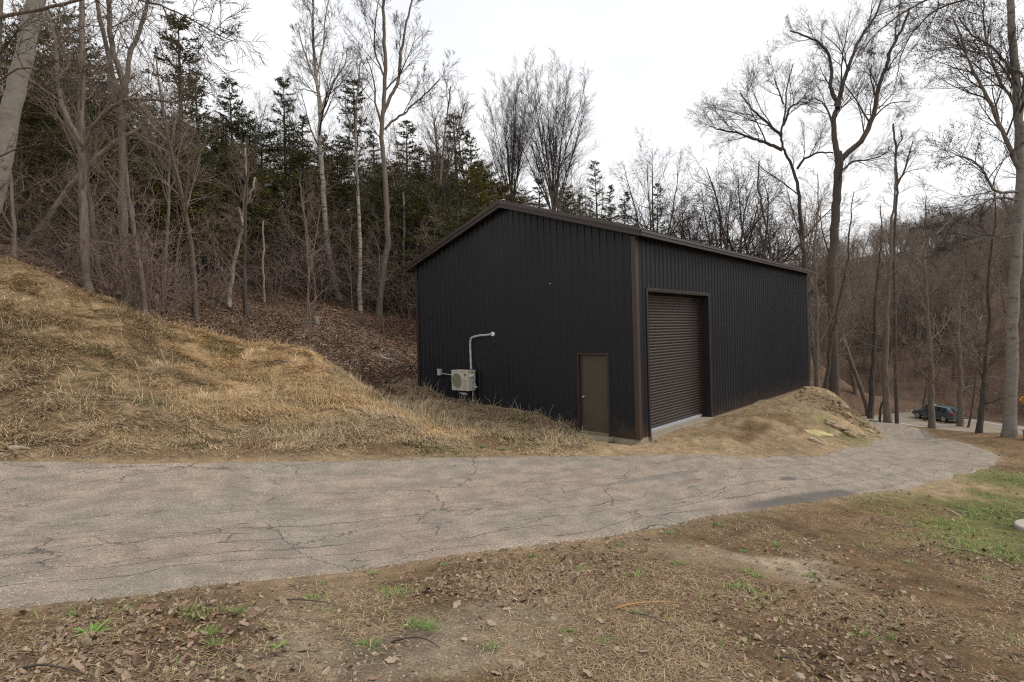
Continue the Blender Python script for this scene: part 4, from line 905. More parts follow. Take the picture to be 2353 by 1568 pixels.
# catkins of that birch
def catkins(root, n=5200):
    me = [c_ for c_ in root.children if c_.name.startswith('crown')][0].data; co = np.empty(len(me.vertices)*3, np.float32); me.vertices.foreach_get('co', co); co = co.reshape(-1, 3)
    hgt = co[:, 2]; ok = np.where(hgt > 7.2)[0]; p_ = co[rng.choice(ok, n)]+rng.normal(0, .03, (n, 3)); L_ = rng.uniform(.04, .09, n)
    a = rng.uniform(0, 6.28, n); d_ = np.stack([np.cos(a)*.5, np.sin(a)*.5, -rng.uniform(.3, 1, n)], 1); s_ = np.stack([-np.sin(a), np.cos(a), 0*a], 1)*.016
    u_ = np.cross(d_, s_); u_ = u_/np.linalg.norm(u_, axis=1, keepdims=True)*.012; e_ = p_+d_*L_[:, None]; m_ = (p_+e_)/2
    V = np.stack([p_, m_+s_, m_+u_, m_-s_, m_-u_, e_], 1).reshape(-1, 3); b_ = np.arange(n)[:, None]*6
    f = np.concatenate([b_+np.array([t_]) for t_ in ((0,1,2),(0,2,3),(0,3,4),(0,4,1),(5,2,1),(5,3,2),(5,4,3),(5,1,4))])
    link('catkins', mesh_np('catkins', V, f, mat('catkin_dark', col=(.07, .045, .04), rough=.9)), root, kind='stuff')
catkins(r5)
# roadside row
row = [('dark straight roadside trunk, nearest to the dirt pile', (2000,968), [([(2000,968),(2003,900),(2006,832),(2011,780),(2012,700),(2018,620)],13,6,.25,12,1.9,0)], M_bark_d),
 ('thick tan roadside trunk second from the dirt pile', (2040,971), [([(2040,971),(2036,900),(2034,832),(2036,770),(2040,680),(2046,590),(2050,500)],16,8,.2,16,2.1,0),([(2038,905),(2055,865),(2072,845)],4,2,.2,4,.8,0)], M_bark),
 ('thin twisted sapling beside the thick tan roadside trunk', (2022,970), [([(2022,970),(2024,935),(2032,905),(2030,870),(2040,830)],5,3,.3,6,1.0,0)], M_bark_d),
 ('roadside trunk that the passing car is seen behind', (2142,984), [([(2142,984),(2141,930),(2140,870),(2137,810),(2132,740),(2128,670),(2124,600)],14,6,.2,17,2.1,0),([(2140,880),(2112,850),(2098,810),(2085,800)],5,2,.2,7,1.0,0)], M_bark),
 ('looping multi-stem sapling at the foot of the trunk in front of the car', (2132,980), [([(2132,980),(2124,962),(2122,930),(2128,890),(2126,860)],5,2,.3,5,.9,0),([(2132,980),(2140,965),(2136,945),(2128,925)],4,2,.5,2,.6,0)], M_bark_d),
 ('forking roadside trunk just right of the car tail', (2206,990), [([(2206,990),(2207,940),(2209,889),(2206,840),(2202,780),(2205,700)],14,5,.25,13,1.9,0),([(2210,893),(2232,888),(2252,884)],4,2,.3,3,.8,0),([(2209,889),(2228,905),(2250,922)],4,2,.3,3,.8,0)], M_bark),
 ('thin roadside stem leaning right beside the forking trunk', (2223,992), [([(2223,992),(2229,960),(2236,925),(2240,890)],5,3,.3,4,.9,0)], M_bark_d),
 ('upright roadside trunk with two low boughs, nearest the big birch', (2250,996), [([(2250,996),(2255,950),(2258,910),(2264,860),(2268,800),(2274,730),(2270,650),(2280,560)],13,5,.2,16,1.9,0),([(2258,926),(2280,924),(2300,916),(2318,908)],4,2,.2,5,.8,-.6),([(2262,880),(2252,855),(2250,815),(2238,770)],4,2,.2,6,1.0,0)], M_bark_d)]
for i, (lb, bp, lm, mt) in enumerate(row):
    (p_, w0_, w1_, *re_) = lm[0]; (xa, ya), (xb, yb) = p_[-2], p_[-1]
    if w1_ > 2: lm[0] = (p_+[(xb+(xb-xa)*.3+6, yb-70), (xb+4, yb-150)], w0_, 1.6, *re_)
    hero(lb, bp, lm, m_t=mt, seed=40+i, ang_=50)
hero('moss-yellowed trunk right behind the far corner of the building', (1877,905), [([(1877,905),(1876,800),(1877,700),(1874,620),(1872,560),(1880,480),(1878,400)],13,1.6,.3,12,2.0,0)], d=31, seed=60, m_t=M_bark)
hero('dark leaning trunk between the building corner and the roadside row', (1895,915), [([(1895,915),(1905,820),(1918,740),(1935,660),(1950,590),(1953,520),(1960,440)],11,1.6,.2,14,2.1,0)], d=34, m_t=M_bark_d, seed=61)
hero('slim tree rising behind the roof end, left of the leaning tree', (1770,640), [([(1770,640),(1768,560),(1752,480),(1742,430),(1744,370)],7,3,.2,18,2.4,0)], d=46, m_t=M_bark_d, seed=62)
# boughs from beyond the top right corner
hero('unseen-based tree whose long bare boughs hang in from the top right', (2520,1120), [([(2520,1120),(2515,800),(2500,500),(2480,200),(2460,-100)],30,22,.6,4,2,0),([(2470,-60),(2340,-60),(2200,-30),(2090,20),(2040,55),(2005,85),(1975,130)],9,1.6,.4,22,1.0,-1),([(2475,20),(2400,0),(2330,-20),(2180,10),(2110,60),(2070,130),(2058,190)],8,1.5,.4,22,1.0,1)], d=14, m_t=M_bark_d, m_c=M_twig_s, trop=-.05, minr=.004, seed=63)

# ---- trees standing against the sky behind the building
put_px('vase', 1166, 150, 47, 'left one of two round-topped vase-shaped trees above the ridge', idx=0, sxy=.92, rz=.3, name='vase_shaped_tree')
put_px('vase', 1262, 128, 46, 'right, broader one of two round-topped vase-shaped trees above the ridge', idx=1, sxy=1.12, rz=1.2, name='vase_shaped_tree')
put_px('spread', 1492, 322, 52, 'light open-crowned bare tree alone above the middle of the roof slope', idx=0, sxy=.75)
G2 = 'bare trees along the sky behind the building'
for (px, py, d, kd, sx_) in ((1430,440,60,'spread',.8),(1560,425,58,'spread',.9),(1612,430,55,'spread',.8),(1655,385,54,'spread',.9),(1690,350,52,'spread',.9),(1722,370,60,'spread',.8),(1590,470,62,'forest',1),(1790,400,60,'forest',1.1),(1830,430,50,'forest',1),(1870,400,58,'forest',1.1),(1100,230,44,'forest',.9),(985,180,38,'forest',.9),(1345,370,60,'spread',.7),(1520,470,64,'spread',.9),(1960,470,60,'forest',1),(1990,520,56,'forest',1),(1740,480,64,'spread',1),(1640,500,66,'forest',1)):
    put_px(kd, px, py, d, 'grey-brown bare tree in the loose row of trunks behind the dark roof', G2, sxy=sx_)
# ---- evergreens one can point to
def con(px, py, d, label, idx, sxy, group=None): put_px('conifer', px, py, d, label, group, idx=idx, sxy=sxy)
con(405, 42, 31, 'tallest evergreen spire standing clear above the left woods', 1, 1.15)
con(458, 160, 33, 'smaller evergreen tip just right of the tallest spire', 1, .9)
con(535, 182, 36, 'ragged evergreen spire in the gap between the spire and the birch', 1, 1.0)
con(647, 180, 38, 'narrow evergreen spire left of the white birch crown', 1, .9)
con(820, 178, 37, 'dark narrow evergreen behind the bare limbs beside the birch', 1, 1.0)
con(1372, 368, 56, 'small narrow evergreen spire poking above the roof slope', 1, .8)
con(1398, 425, 57, 'short evergreen beside the small spire above the roof slope', 0, .8)
con(1505, 420, 54, 'evergreen thinly showing through the open-crowned bare tree', 1, .7)
GE = 'evergreens massed in the hillside woods'
for (px, py, d, i, sx_) in ((60,60,23,2,.8),(130,30,25,3,.8),(15,110,21,2,.8),(205,120,27,3,.9),(255,190,29,2,.9),(310,240,30,0,.9),(355,255,31,2,.9),(480,262,35,0,1),(560,262,37,2,.9),(600,290,38,3,1),(690,265,38,0,.9),(745,310,40,0,.9),(775,330,38,2,.9),(860,300,39,0,.8),(925,275,38,1,1),(960,340,41,0,1),(990,350,39,2,.9),(1052,262,42,1,1.1),(1085,300,43,0,.9),(1115,380,44,2,.8),(1140,410,45,0,.9),(1200,435,50,2,.9),(1300,430,54,2,.8),(1330,445,56,0,.9),(1430,440,60,0,.8),(660,340,34,2,.9),(540,340,31,3,.9),(450,330,29,2,.8),(880,390,34,2,.8),(950,410,35,3,.9),(1040,400,37,2,.9),(100,200,22,3,.9),(180,230,24,0,1),(40,220,20,0,.9)):
    con(px, py, d, 'dark green evergreen among the crowded evergreens of the left hillside', i, sx_*1.1, GE)
# three yellowish-green ones
M_needle_y = mat('evergreen_foliage_olive', col=(.17, .155, .035), rough=.85)
cy = conifer_meshes(10, 2.5, 90, 9, m_=M_needle_y, p=.6, base_=.3)
for (px, py, d, lb) in ((398,300,26,'olive-yellow young evergreen in the middle of the left woods'), (1092,385,36,'olive-yellow evergreen just left of the roof ridge'), (985,430,33,'low olive evergreen above the left roof slope'), (560,330,31,'olive evergreen left of the broken pale tree top'), (700,350,34,'olive evergreen low behind the white birch trunk'), (470,400,27,'lowest olive evergreen in the dim left woods'), (250,330,25,'olive evergreen half hidden by the three-stemmed trunk'), (860,420,35,'olive evergreen between the birch and the twin-limbed tree')):
    x, y, zt = P(px, py, d); zg = float(H0([x], [y])[0]); r_ = empty('evergreen_tree', (x, y, zg-.1), rd.random()*6, label=lb, cat='tree'); s_ = (zt-zg)/10; r_.scale = (s_, s_, s_); link('trunk', cy[0], r_); link('foliage', cy[1], r_)

# ---- woods: individuals near, one mass far
def zone(px0, px1, d0, d1, n, mind):
    o = []
    tries = 0
    while len(o) < n and tries < 20000:
        tries += 1; px = rd.uniform(px0, px1); d = math.sqrt(rd.uniform(d0*d0, d1*d1)); r_ = ray(px, 700); x, y = r_[0]*d/r_[1], d
        if inb(x, y, 1.5) or (y < 42 and x > -22 and ((mid[::3, 0]-x)**2+(mid[::3, 1]-y)**2).min() < 18) or abs(roadc(x, y)) < 7.5: continue
        if x < -7 and y < 17.5 or (x > -7 and x < -2 and y < 21): continue
        if -.56 < x/y < -.1 and y < 31 and d0 < 40 and (rd.random() < .6 or len(o) % 3): continue
        if any((x-a)**2+(y-b_)**2 < mind*mind for a, b_ in o): continue
        o.append((x, y))
    return o
rd.seed(77)
for x, y in zone(-350, 1000, 19, 44, 105, 1.7):
    if -.56 < x/y < -.1 and y < 32: put('pole', x, y, rd.uniform(.55, .85), 'thin bare sapling in the dense brown understorey of the left woods', group='thin saplings in the left woods', name='bare_sapling', sxy=.75)
    elif rd.random() < .5: put('pole', x, y, rd.uniform(.75, 1.25), 'thin bare sapling in the dense brown understorey of the left woods', group='thin saplings in the left woods', name='bare_sapling')
    else: put('forest', x, y, rd.uniform(.45, .85), 'bare forest tree among many others in the dim left woods', group='bare forest trees in the left woods')
for x, y in zone(-350, 1150, 27, 46, 30, 2.2):
    put('conifer', x, y, rd.uniform(.5, .8), 'dark green evergreen among the crowded evergreens of the left hillside', group=GE, idx=rd.choice((2, 3)), sxy=1.25)
for x, y in zone(1840, 2600, 30, 50, 40, 2.2):
    if roadc(x, y) < 0 and not (.6 < x/y < .95): put(rd.choice(('forest', 'pole')), x, y, rd.uniform(.7, 1.0), 'bare tree on the bank sloping from the drive to the road', group='bare trees on the bank above the road')
for i in range(40):
    t_ = rd.uniform(-25, 60); s_ = rd.uniform(8, 24); x, y = RO[0]+RD[0]*t_+RP[0]*s_, RO[1]+RD[1]*t_+RP[1]*s_
    put(rd.choice(('forest', 'forest', 'pole')), x, y, rd.uniform(.7, 1.05), 'bare grey-brown tree on the leafy bank across the road', group='bare trees across the road')

def scatter_gn(name, pts, sources, label, cat, kind='stuff'):
    """one object whose points carry copies of trees standing in the scene"""
    me = bpy.data.meshes.new(name); n = len(pts); me.vertices.add(n); me.vertices.foreach_set('co', np.array([p_[:3] for p_ in pts], np.float32).ravel())
    for nm, tp, vals in (('scl', 'FLOAT_VECTOR', [(p_[3]*p_[5], p_[3]*p_[5], p_[3]) for p_ in pts]), ('rotz', 'FLOAT_VECTOR', [(rd.gauss(0, .04), rd.gauss(0, .04), rd.random()*6.28) for _ in pts]), ('pick', 'INT', [p_[4] for p_ in pts])):
        a = me.attributes.new(nm, tp, 'POINT')
        if tp == 'INT': a.data.foreach_set('value', vals)
        else: a.data.foreach_set('vector', np.array(vals, np.float32).ravel())
    g = bpy.data.node_groups.new(name+'_nodes', 'GeometryNodeTree'); g.interface.new_socket('Geometry', in_out='INPUT', socket_type='NodeSocketGeometry'); g.interface.new_socket('Geometry', in_out='OUTPUT', socket_type='NodeSocketGeometry')
    gi = g.nodes.new('NodeGroupInput'); go = g.nodes.new('NodeGroupOutput'); jn = g.nodes.new('GeometryNodeJoinGeometry')
    def attr(nm, tp): q = g.nodes.new('GeometryNodeInputNamedAttribute'); q.data_type = tp; q.inputs['Name'].default_value = nm; return q.outputs['Attribute']
    sc_, ro_, pk_ = attr('scl', 'FLOAT_VECTOR'), attr('rotz', 'FLOAT_VECTOR'), attr('pick', 'INT')
    for i, src in enumerate(sources):
        cmp_ = g.nodes.new('FunctionNodeCompare'); cmp_.data_type = 'INT'; cmp_.operation = 'EQUAL'; g.links.new(pk_, cmp_.inputs[2]); cmp_.inputs[3].default_value = i
        j2 = g.nodes.new('GeometryNodeJoinGeometry')
        for ob in src:
            oi = g.nodes.new('GeometryNodeObjectInfo'); oi.transform_space = 'ORIGINAL'; oi.inputs['Object'].default_value = ob; g.links.new(oi.outputs['Geometry'], j2.inputs[0])
        ip = g.nodes.new('GeometryNodeInstanceOnPoints'); g.links.new(gi.outputs[0], ip.inputs['Points']); g.links.new(cmp_.outputs[0], ip.inputs['Selection']); g.links.new(j2.outputs[0], ip.inputs['Instance'])
        g.links.new(ro_, ip.inputs['Rotation']); g.links.new(sc_, ip.inputs['Scale']); g.links.new(ip.outputs[0], jn.inputs[0])
    g.links.new(jn.outputs[0], go.inputs[0])
    o = link(name, me, label=label, cat=cat, kind=kind); m_ = o.modifiers.new('scatter', 'NODES'); m_.node_group = g; return o
def src_of(nm):   # one standing tree per mesh proto
    seen = {}
    for o in COL.objects:
        if o.parent is None and o.type == 'EMPTY' and len(o.children) == 2:
            key = tuple(sorted(c_.data.name for c_ in o.children)); seen.setdefault(key, o)
    return seen
seen = {}
for o in list(COL.objects):
    if o.parent and o.type == 'MESH': seen.setdefault(o.data.name, o)
def srcs(kd): return [[seen[a.name], seen[b_.name]] for a, b_ in (cprot if kd == 'conifer' else protos[kd]) if a.name in seen and b_.name in seen]
far_src = srcs('forest')+srcs('conifer')[:2]+srcs('pole')
nf_, ncf = len(srcs('forest')), 2
def gz0(x, y): return float(H0([x], [y])[0])
pts = []
rd.seed(5)
for x, y in zone(-500, 1500, 44, 110, 420, 2.0):
    con_ = rd.random() < .45; pts.append((x, y, gz0(x, y)-.2, rd.uniform(.6, 1.0) if con_ else rd.uniform(.6, .9), (nf_+rd.randrange(2)) if con_ else rd.randrange(nf_), 1.15))
scatter_gn('hillside_woods', pts, far_src, 'mixed woods covering the hill far behind on the left', 'woods')
pts = []
for i in range(900):
    px = rd.uniform(1750, 2750); d = 48+100*rd.random()**.8; r_ = ray(px, 700); x, y = r_[0]*d/r_[1], d
    if roadc(x, y) < 8.5: continue
    pts.append((x, y, gz0(x, y)-.2, rd.uniform(.65, 1.0), rd.randrange(nf_) if rd.random() < .75 else nf_+2+rd.randrange(2), 1.2))
for i in range(60):
    px = rd.uniform(1850, 2700); d = rd.uniform(150, 230); r_ = ray(px, 700); x, y = r_[0]*d/r_[1], d; pts.append((x, y, gz0(x, y)-.2, rd.uniform(.7, 1.0), rd.randrange(nf_), 1.3))
scatter_gn('far_hill_woods', pts, far_src, 'bare grey woods covering the hill across the road', 'woods')
# undergrowth
for i, (px, py) in enumerate(((620,690),(700,670),(480,720),(830,690))):
    h_ = hit(px, py); put('shrub', h_[0], h_[1], 1.0, ('bare tangled shrub on the leaf floor', 'leafless bush')[0]+(' left of centre in the woods', ' below the white birch', ' right behind the grass ridge', ' near the twin-limbed tree')[i], 'shrub', idx=i)
for o in list(COL.objects):
    if o.parent and o.type == 'MESH': seen.setdefault(o.data.name, o)
sh_src = srcs('shrub'); pts = []
for x, y in zone(-400, 1250, 17.6, 42, 430, .8): pts.append((x, y, gz0(x, y)-.1, rd.uniform(.7, 1.5), rd.randrange(4), 1.1))
for x, y in zone(1850, 2600, 28, 44, 60, 1.0):
  if not (.62 < x/y < .95): pts.append((x, y, gz0(x, y)-.1, rd.uniform(.35, .8), rd.randrange(4), 1.1))
for i in range(170):
    t_ = rd.uniform(-30, 60); s_ = rd.uniform(8.5, 26); x, y = RO[0]+RD[0]*t_+RP[0]*s_, RO[1]+RD[1]*t_+RP[1]*s_; pts.append((x, y, gz0(x, y)-.1, rd.uniform(.5, 1.3), rd.randrange(4), 1.2))
pts = [p_ for p_ in pts if not (p_[0]/p_[1] > -.63 and p_[0]/p_[1] < 0 and p_[1] < 31) and not (p_[0]/p_[1] <= -.63 and p_[1] < 30 and rd.random() < .45)]
scatter_gn('undergrowth', pts, sh_src, 'tangled brown brush filling the space under the woods', 'brush')

# ================================================================== GROUND COVER
def ribbons(name, x, y, z, az_, L_, W_, rise, curl, col, m_, **k):
    """three-triangle bent blades"""
    n = len(x); dx, dy = np.cos(az_), np.sin(az_); sx_, sy_ = -dy*W_/2, dx*W_/2
    p0 = np.stack([x, y, z], 1); s_ = np.stack([sx_, sy_, 0*x], 1)
    m1 = p0+np.stack([dx*L_*.5, dy*L_*.5, L_*rise*.6], 1); e_ = p0+np.stack([dx*L_*.95, dy*L_*.95, L_*(rise-curl)], 1)
    V = np.stack([p0-s_, p0+s_, m1-s_*.8, m1+s_*.8, e_], 1).reshape(-1, 3); b_ = np.arange(n)[:, None]*5
    f = np.concatenate([b_+np.array([[0, 1, 3]]), b_+np.array([[0, 3, 2]]), b_+np.array([[2, 3, 4]])])
    return link(name, mesh_np(name, V, f, m_, col=np.repeat(col, 5, axis=0)), kind='stuff', **k)
def sample(n, r0, r1, a0, a1, pw=1.0):
    r_ = np.exp(rng.uniform(0, 1, n)**pw*math.log(r1/r0))*r0; a = np.radians(rng.uniform(a0, a1, n)); return r_*np.sin(a), r_*np.cos(a)
def palette(n, cols, j=.25):
    c_ = np.array(cols)[rng.integers(0, len(cols), n)]; return c_*(1+rng.uniform(-j, j, (n, 1)))
def cells(x, y, W_, sd): return None
x, y = sample(820000, 7.5, 24, -58, 24); sd = sdist(x, y); kk = (sd > .0) & ~inb(x, y, .03) & ~((y > 13) & (x > 4)) & (y > np.interp(x, Nn[:, 0], Nn[:, 1])); x, y, sd = x[kk], y[kk], sd[kk]
Wc = classes(x, y); g_ = Wc[:, 1]+Wc[:, 2]; clump = np.clip(.75+1.5*fbm(x, y, 1.6, 3, 61), .22, 1)
pr_ = (g_*1.0+Wc[:, 0]*.22+Wc[:, 4]*.05)*clump; pr_ *= np.clip(sd/.5+.12, 0, 1); kk = rng.random(len(x)) < pr_
x, y, sd, g_, Wc = x[kk], y[kk], sd[kk], g_[kk], Wc[kk]
if len(x) > 230000: s_ = rng.choice(len(x), 230000, replace=False); x, y, sd, g_, Wc = x[s_], y[s_], sd[s_], g_[s_], Wc[s_]
z = H(x, y); n = len(x); flow = fbm(x, y, .9, 3, 90)*5.5-1.2; L_ = rng.uniform(.10, .34, n)*(.6+.8*g_); Wd = rng.uniform(.003, .0075, n)*(1+.04*np.hypot(x, y))
rise = np.clip(rng.normal(.10, .14, n)+.30*(fbm(x, y, 2.2, 2, 67) > .18), .0, 1.2)
colr = palette(n, [(.56,.42,.24),(.64,.50,.31),(.46,.33,.19),(.30,.20,.115),(.54,.43,.28),(.19,.12,.07)]); gd = (Wc[:, 2] > .35)[:, None]
colr = np.where(gd, palette(n, [(.58,.40,.20),(.68,.48,.26),(.46,.31,.155),(.62,.47,.28)]), colr)
gr = (fbm(x, y, .6, 3, 23) > .38) & (rng.random(n) < .5); colr[gr] = palette(int(gr.sum()), [(.17,.17,.05),(.22,.20,.07),(.12,.14,.04)])
ribbons('dry_grass', x, y, z-.005, flow+rng.normal(0, .7, n), L_, Wd, rise, rise*.55+.05, colr, M_grass, label='flattened dry yellow grass covering the mound between the drive and the woods', cat='dry grass')
# taller wispy strands along the crest and by the wall
x, y = sample(60000, 9, 22, -58, 8); Wc = classes(x, y); kk = (Wc[:, 1]+Wc[:, 2] > .5) & ~inb(x, y, .05) & (sdist(x, y) > .8) & (fbm(x, y, 1.2, 3, 33) > .05); x, y = x[kk][:9000], y[kk][:9000]; n = len(x)
ribbons('tall_dry_grass', x, y, H(x, y), rng.uniform(0, 6.28, n), rng.uniform(.2, .5, n), rng.uniform(.003, .006, n)*1.4, rng.uniform(.5, 1.3, n), rng.uniform(.1, .5, n), palette(n, [(.46,.37,.22),(.5,.4,.26),(.36,.28,.17)]), M_grass, label='taller wispy dead stems standing out of the matted grass', cat='dry grass')
# near lawn: straw bits
x, y = sample(330000, 2.2, 27, -50, 62); sd = sdist(x, y); kk = (sd > -.06); x, y, sd = x[kk], y[kk], sd[kk]; Wc = classes(x, y)
near = (Wc[:, 0]+Wc[:, 5]*.5+Wc[:, 4]*.45+Wc[:, 7]*.25)*np.clip(.45+1.8*fbm(x, y, 1.3, 3, 29), .05, 1)*np.clip(sd/.4+.15, 0, 1); kk = (rng.random(len(x)) < near) & ~inb(x, y, .1); x, y = x[kk][:90000], y[kk][:90000]; n = len(x)
ribbons('dry_grass_litter', x, y, H(x, y)+.003, rng.uniform(0, 6.28, n), rng.uniform(.02, .10, n), rng.uniform(.0015, .0035, n)*(1+.10*np.hypot(x, y)), rng.uniform(0, .35, n), rng.uniform(0, .3, n), palette(n, [(.36,.26,.15),(.46,.34,.20),(.26,.175,.10),(.17,.11,.065),(.21,.14,.085),(.30,.22,.14)]), M_grass, label='short broken straw and dead grass lying on the brown yard', cat='dry grass')
# green grass
x, y = sample(170000, 2.6, 30, -45, 62); sd = sdist(x, y); kk = (sd > .12) & ~inb(x, y, .3); x, y = x[kk], y[kk]; Wc = classes(x, y)
pg = Wc[:, 5]*3.2*np.clip(.35+3*fbm(x, y, 1.1, 3, 87), 0, 1)+Wc[:, 0]*.7*(fbm(x, y, 1.7, 4, 99) > .46)*(np.hypot(x, y) > 4)+Wc[:, 0]*.012; kk = rng.random(len(x)) < pg; x, y = x[kk][:45000], y[kk][:45000]; n = len(x)
ribbons('green_grass', x, y, H(x, y), rng.uniform(0, 6.28, n), rng.uniform(.03, .09, n), rng.uniform(.003, .006, n)*(1+.08*np.hypot(x, y)), rng.uniform(.3, 1.1, n), rng.uniform(.1, .5, n), palette(n, [(.12,.22,.03),(.17,.28,.045),(.10,.17,.03),(.22,.27,.07)]), M_green, label='short green grass growing in patches on the brown yard', cat='grass')
print('grass done')

# leaves: curled lobed outlines
LO = []
for i in range(12):
    a = i*2*math.pi/12; r_ = (1.0, .74, .9, .68, .86, .66)[min(i, 12-i) % 6] if i else 1.0; LO.append((math.cos(a)*r_, math.sin(a)*r_*.72))
LO = np.array(LO)
def leaf_arrays(x, y, z, size, col, simple=False):
    n = len(x); O = LO[::3] if simple else LO; m = len(O); th = rng.uniform(0, 6.28, n); tilt = rng.normal(0, .45, n); tilt2 = rng.normal(0, .35, n); cu = rng.normal(.15, .35, n)
    u_, v_ = O[:, 0][None]*size[:, None], O[:, 1][None]*size[:, None]*rng.uniform(.6, 1.1, (n, 1)); h_ = cu[:, None]*(v_**2+.4*u_**2)/size[:, None]+rng.normal(0, .08, (n, m))*size[:, None]
    X = u_*np.cos(th)[:, None]-v_*np.sin(th)[:, None]; Y = u_*np.sin(th)[:, None]+v_*np.cos(th)[:, None]; Z = h_+u_*np.sin(tilt)[:, None]+v_*np.sin(tilt2)[:, None]; Z -= Z.min(1, keepdims=True)*.8
    V = np.concatenate([np.stack([x, y, z+np.abs(cu)*0+size*.05], 1)[:, None], np.stack([x[:, None]+X, y[:, None]+Y, z[:, None]+Z], 2)], 1).reshape(-1, 3)
    b_ = np.arange(n)[:, None]*(m+1); f = np.concatenate([b_+np.array([[0, 1+i, 1+(i+1) % m]]) for i in range(m)]); return V, f, np.repeat(col, m+1, axis=0)
LC = [(.22,.14,.09),(.28,.19,.13),(.16,.10,.065),(.33,.25,.17),(.12,.075,.045),(.20,.12,.07),(.28,.205,.14)]
x, y = sample(90000, 2.2, 27, -50, 62); sd = sdist(x, y); Wc = classes(x, y); kk = (rng.random(len(x)) < (Wc[:, 0]*.75+Wc[:, 5]*.4+Wc[:, 7]*.3+Wc[:, 1]*.06)*np.clip(.4+2*fbm(x, y, .9, 3, 47), .04, 1)) & (sd > -.02) & ~inb(x, y, .2); x, y = x[kk][:15000], y[kk][:15000]; n = len(x)
V, f, cl = leaf_arrays(x, y, H(x, y)+.004, np.clip(rng.lognormal(-4.2, .42, n), .006, .034)*(1+.02*np.hypot(x, y)), palette(n, LC)); link('leaf_litter', mesh_np('leaf_litter', V, f, M_leaf, col=cl), kind='stuff', label='brown dead leaves scattered over the yard in the foreground', cat='dead leaves')
LC2 = [(.21,.13,.085),(.27,.18,.12),(.15,.09,.06),(.32,.225,.16),(.11,.07,.05)]
x, y = sample(300000, 15, 62, -60, 60); Wc = classes(x, y); kk = (rng.random(len(x)) < (Wc[:, 3]*.9+Wc[:, 6]*.6)*np.where((x < 0) & ((y > 42) | (x/y < -.62)), .2, 1)*np.where((x > -1) & (x < 12), .15, 1)) & ~inb(x, y, .2) & (np.abs(roadc(x, y)) > 5.2) & (sdist(x, y) > .1); s_ = rng.permutation(int(kk.sum()))[:95000]; x, y = x[kk][s_], y[kk][s_]; n = len(x); lc = palette(n, LC2); red = roadc(x, y) > 4; lc[red] = palette(int(red.sum()), [(.24,.145,.095),(.28,.18,.125),(.15,.10,.07)])
V, f, cl = leaf_arrays(x, y, H(x, y)+.01, rng.uniform(.03, .06, n)*(1+.016*np.hypot(x, y)), lc, True); link('forest_leaf_litter', mesh_np('forest_leaf_litter', V, f, M_leaf, col=cl), kind='stuff', label='reddish brown dead leaves covering the floor of the woods', cat='dead leaves')
# single big leaves in front
LF = [(533,1462,.075),(632,1470,.06),(1700,1450,.05),(1655,1455,.045),(1970,1560,.07),(1050,1395,.05),(1130,1435,.05),(1165,1400,.045),(960,1370,.04),(460,1400,.045),(60,1440,.05),(300,1510,.05),(420,1530,.045),(700,1500,.05),(1240,1510,.06),(1480,1500,.05),(1560,1440,.045),(1850,1480,.05),(2050,1450,.05),(2180,1520,.055),(2270,1400,.05),(2100,1380,.05),(1380,1430,.05),(1300,1370,.045),(900,1520,.05),(180,1540,.055),(1350,1545,.06),(1620,1530,.055),(2300,1290,.05),(2010,1310,.05),(1770,1460,.04),(650,1385,.05)]
for (px, py, s_) in LF:
    h_ = hit(px, py); 
    if not h_: continue
    V, f, cl = leaf_arrays(np.array([0.]), np.array([0.]), np.array([0.]), np.array([s_*.8]), np.array([rd.choice([(.28,.20,.14),(.34,.25,.18),(.24,.155,.10)])]))
    o = link('dead_leaf', mesh_np('dead_leaf', V, f, M_leaf, col=cl), label='large curled dead leaf lying on the brown yard soil in the foreground', cat='leaf', group='large single dead leaves in the foreground'); o.location = (h_[0], h_[1], h1(h_[0], h_[1])+.008)
# pebbles
def blob(name, size, m_, seed, flat_=.6, sub=2):
    import bmesh
    bm = bmesh.new(); bmesh.ops.create_icosphere(bm, subdivisions=sub, radius=1); g = random.Random(seed); ax = (g.uniform(.7, 1.2), g.uniform(.6, 1.0), flat_*g.uniform(.7, 1.1)); ph = [g.uniform(0, 6) for _ in range(6)]
    for v in bm.verts:
        c_ = v.co; k_ = 1+.13*math.sin(c_.x*3.1+ph[0])*math.cos(c_.y*2.7+ph[1])+.09*math.sin(c_.z*5+ph[2]+c_.x*4)+g.uniform(-.05, .05); v.co = Vector((c_.x*ax[0], c_.y*ax[1], c_.z*ax[2]))*k_*size
    me = bpy.data.meshes.new(name); bm.to_mesh(me); bm.free(); me.materials.append(m_); return me
import bmesh
bm = bmesh.new(); bmesh.ops.create_icosphere(bm, subdivisions=1, radius=1); iv = np.array([v.co[:] for v in bm.verts]); fi = np.array([[v.index for v in f_.verts] for f_ in bm.faces]); bm.free()
x, y = sample(26000, 2.2, 22, -58, 62); sd = sdist(x, y); Wc = classes(x, y); kk = (rng.random(len(x)) < Wc[:, 4]*.7+Wc[:, 0]*.22+Wc[:, 7]*.6+.8*np.exp(-np.abs(sd)/.12)) & (sd > -.1) & ~inb(x, y, .02); x, y = x[kk][:6500], y[kk][:6500]; n = len(x)
s_ = np.clip(rng.lognormal(-5.0, .5, n), .003, .03)*(1+.03*np.hypot(x, y)); V = iv[None]*s_[:, None, None]*rng.uniform(.6, 1.15, (n, 1, 3))*(1+rng.uniform(-.15, .15, (n, len(iv), 1))); V[:, :, 2] *= .65; V = V+np.stack([x, y, H(x, y)+s_*.1], 1)[:, None]
f = (fi[None]+np.arange(n)[:, None, None]*len(iv)).reshape(-1, 3)
link('gravel', mesh_np('gravel', V.reshape(-1, 3), f, M_leaf, col=np.repeat(palette(n, [(.30,.225,.14),(.25,.18,.115),(.36,.27,.165),(.23,.19,.15)]), len(iv), axis=0)), kind='stuff', label='small tan pebbles along the drive edges and in the bare soil', cat='gravel')
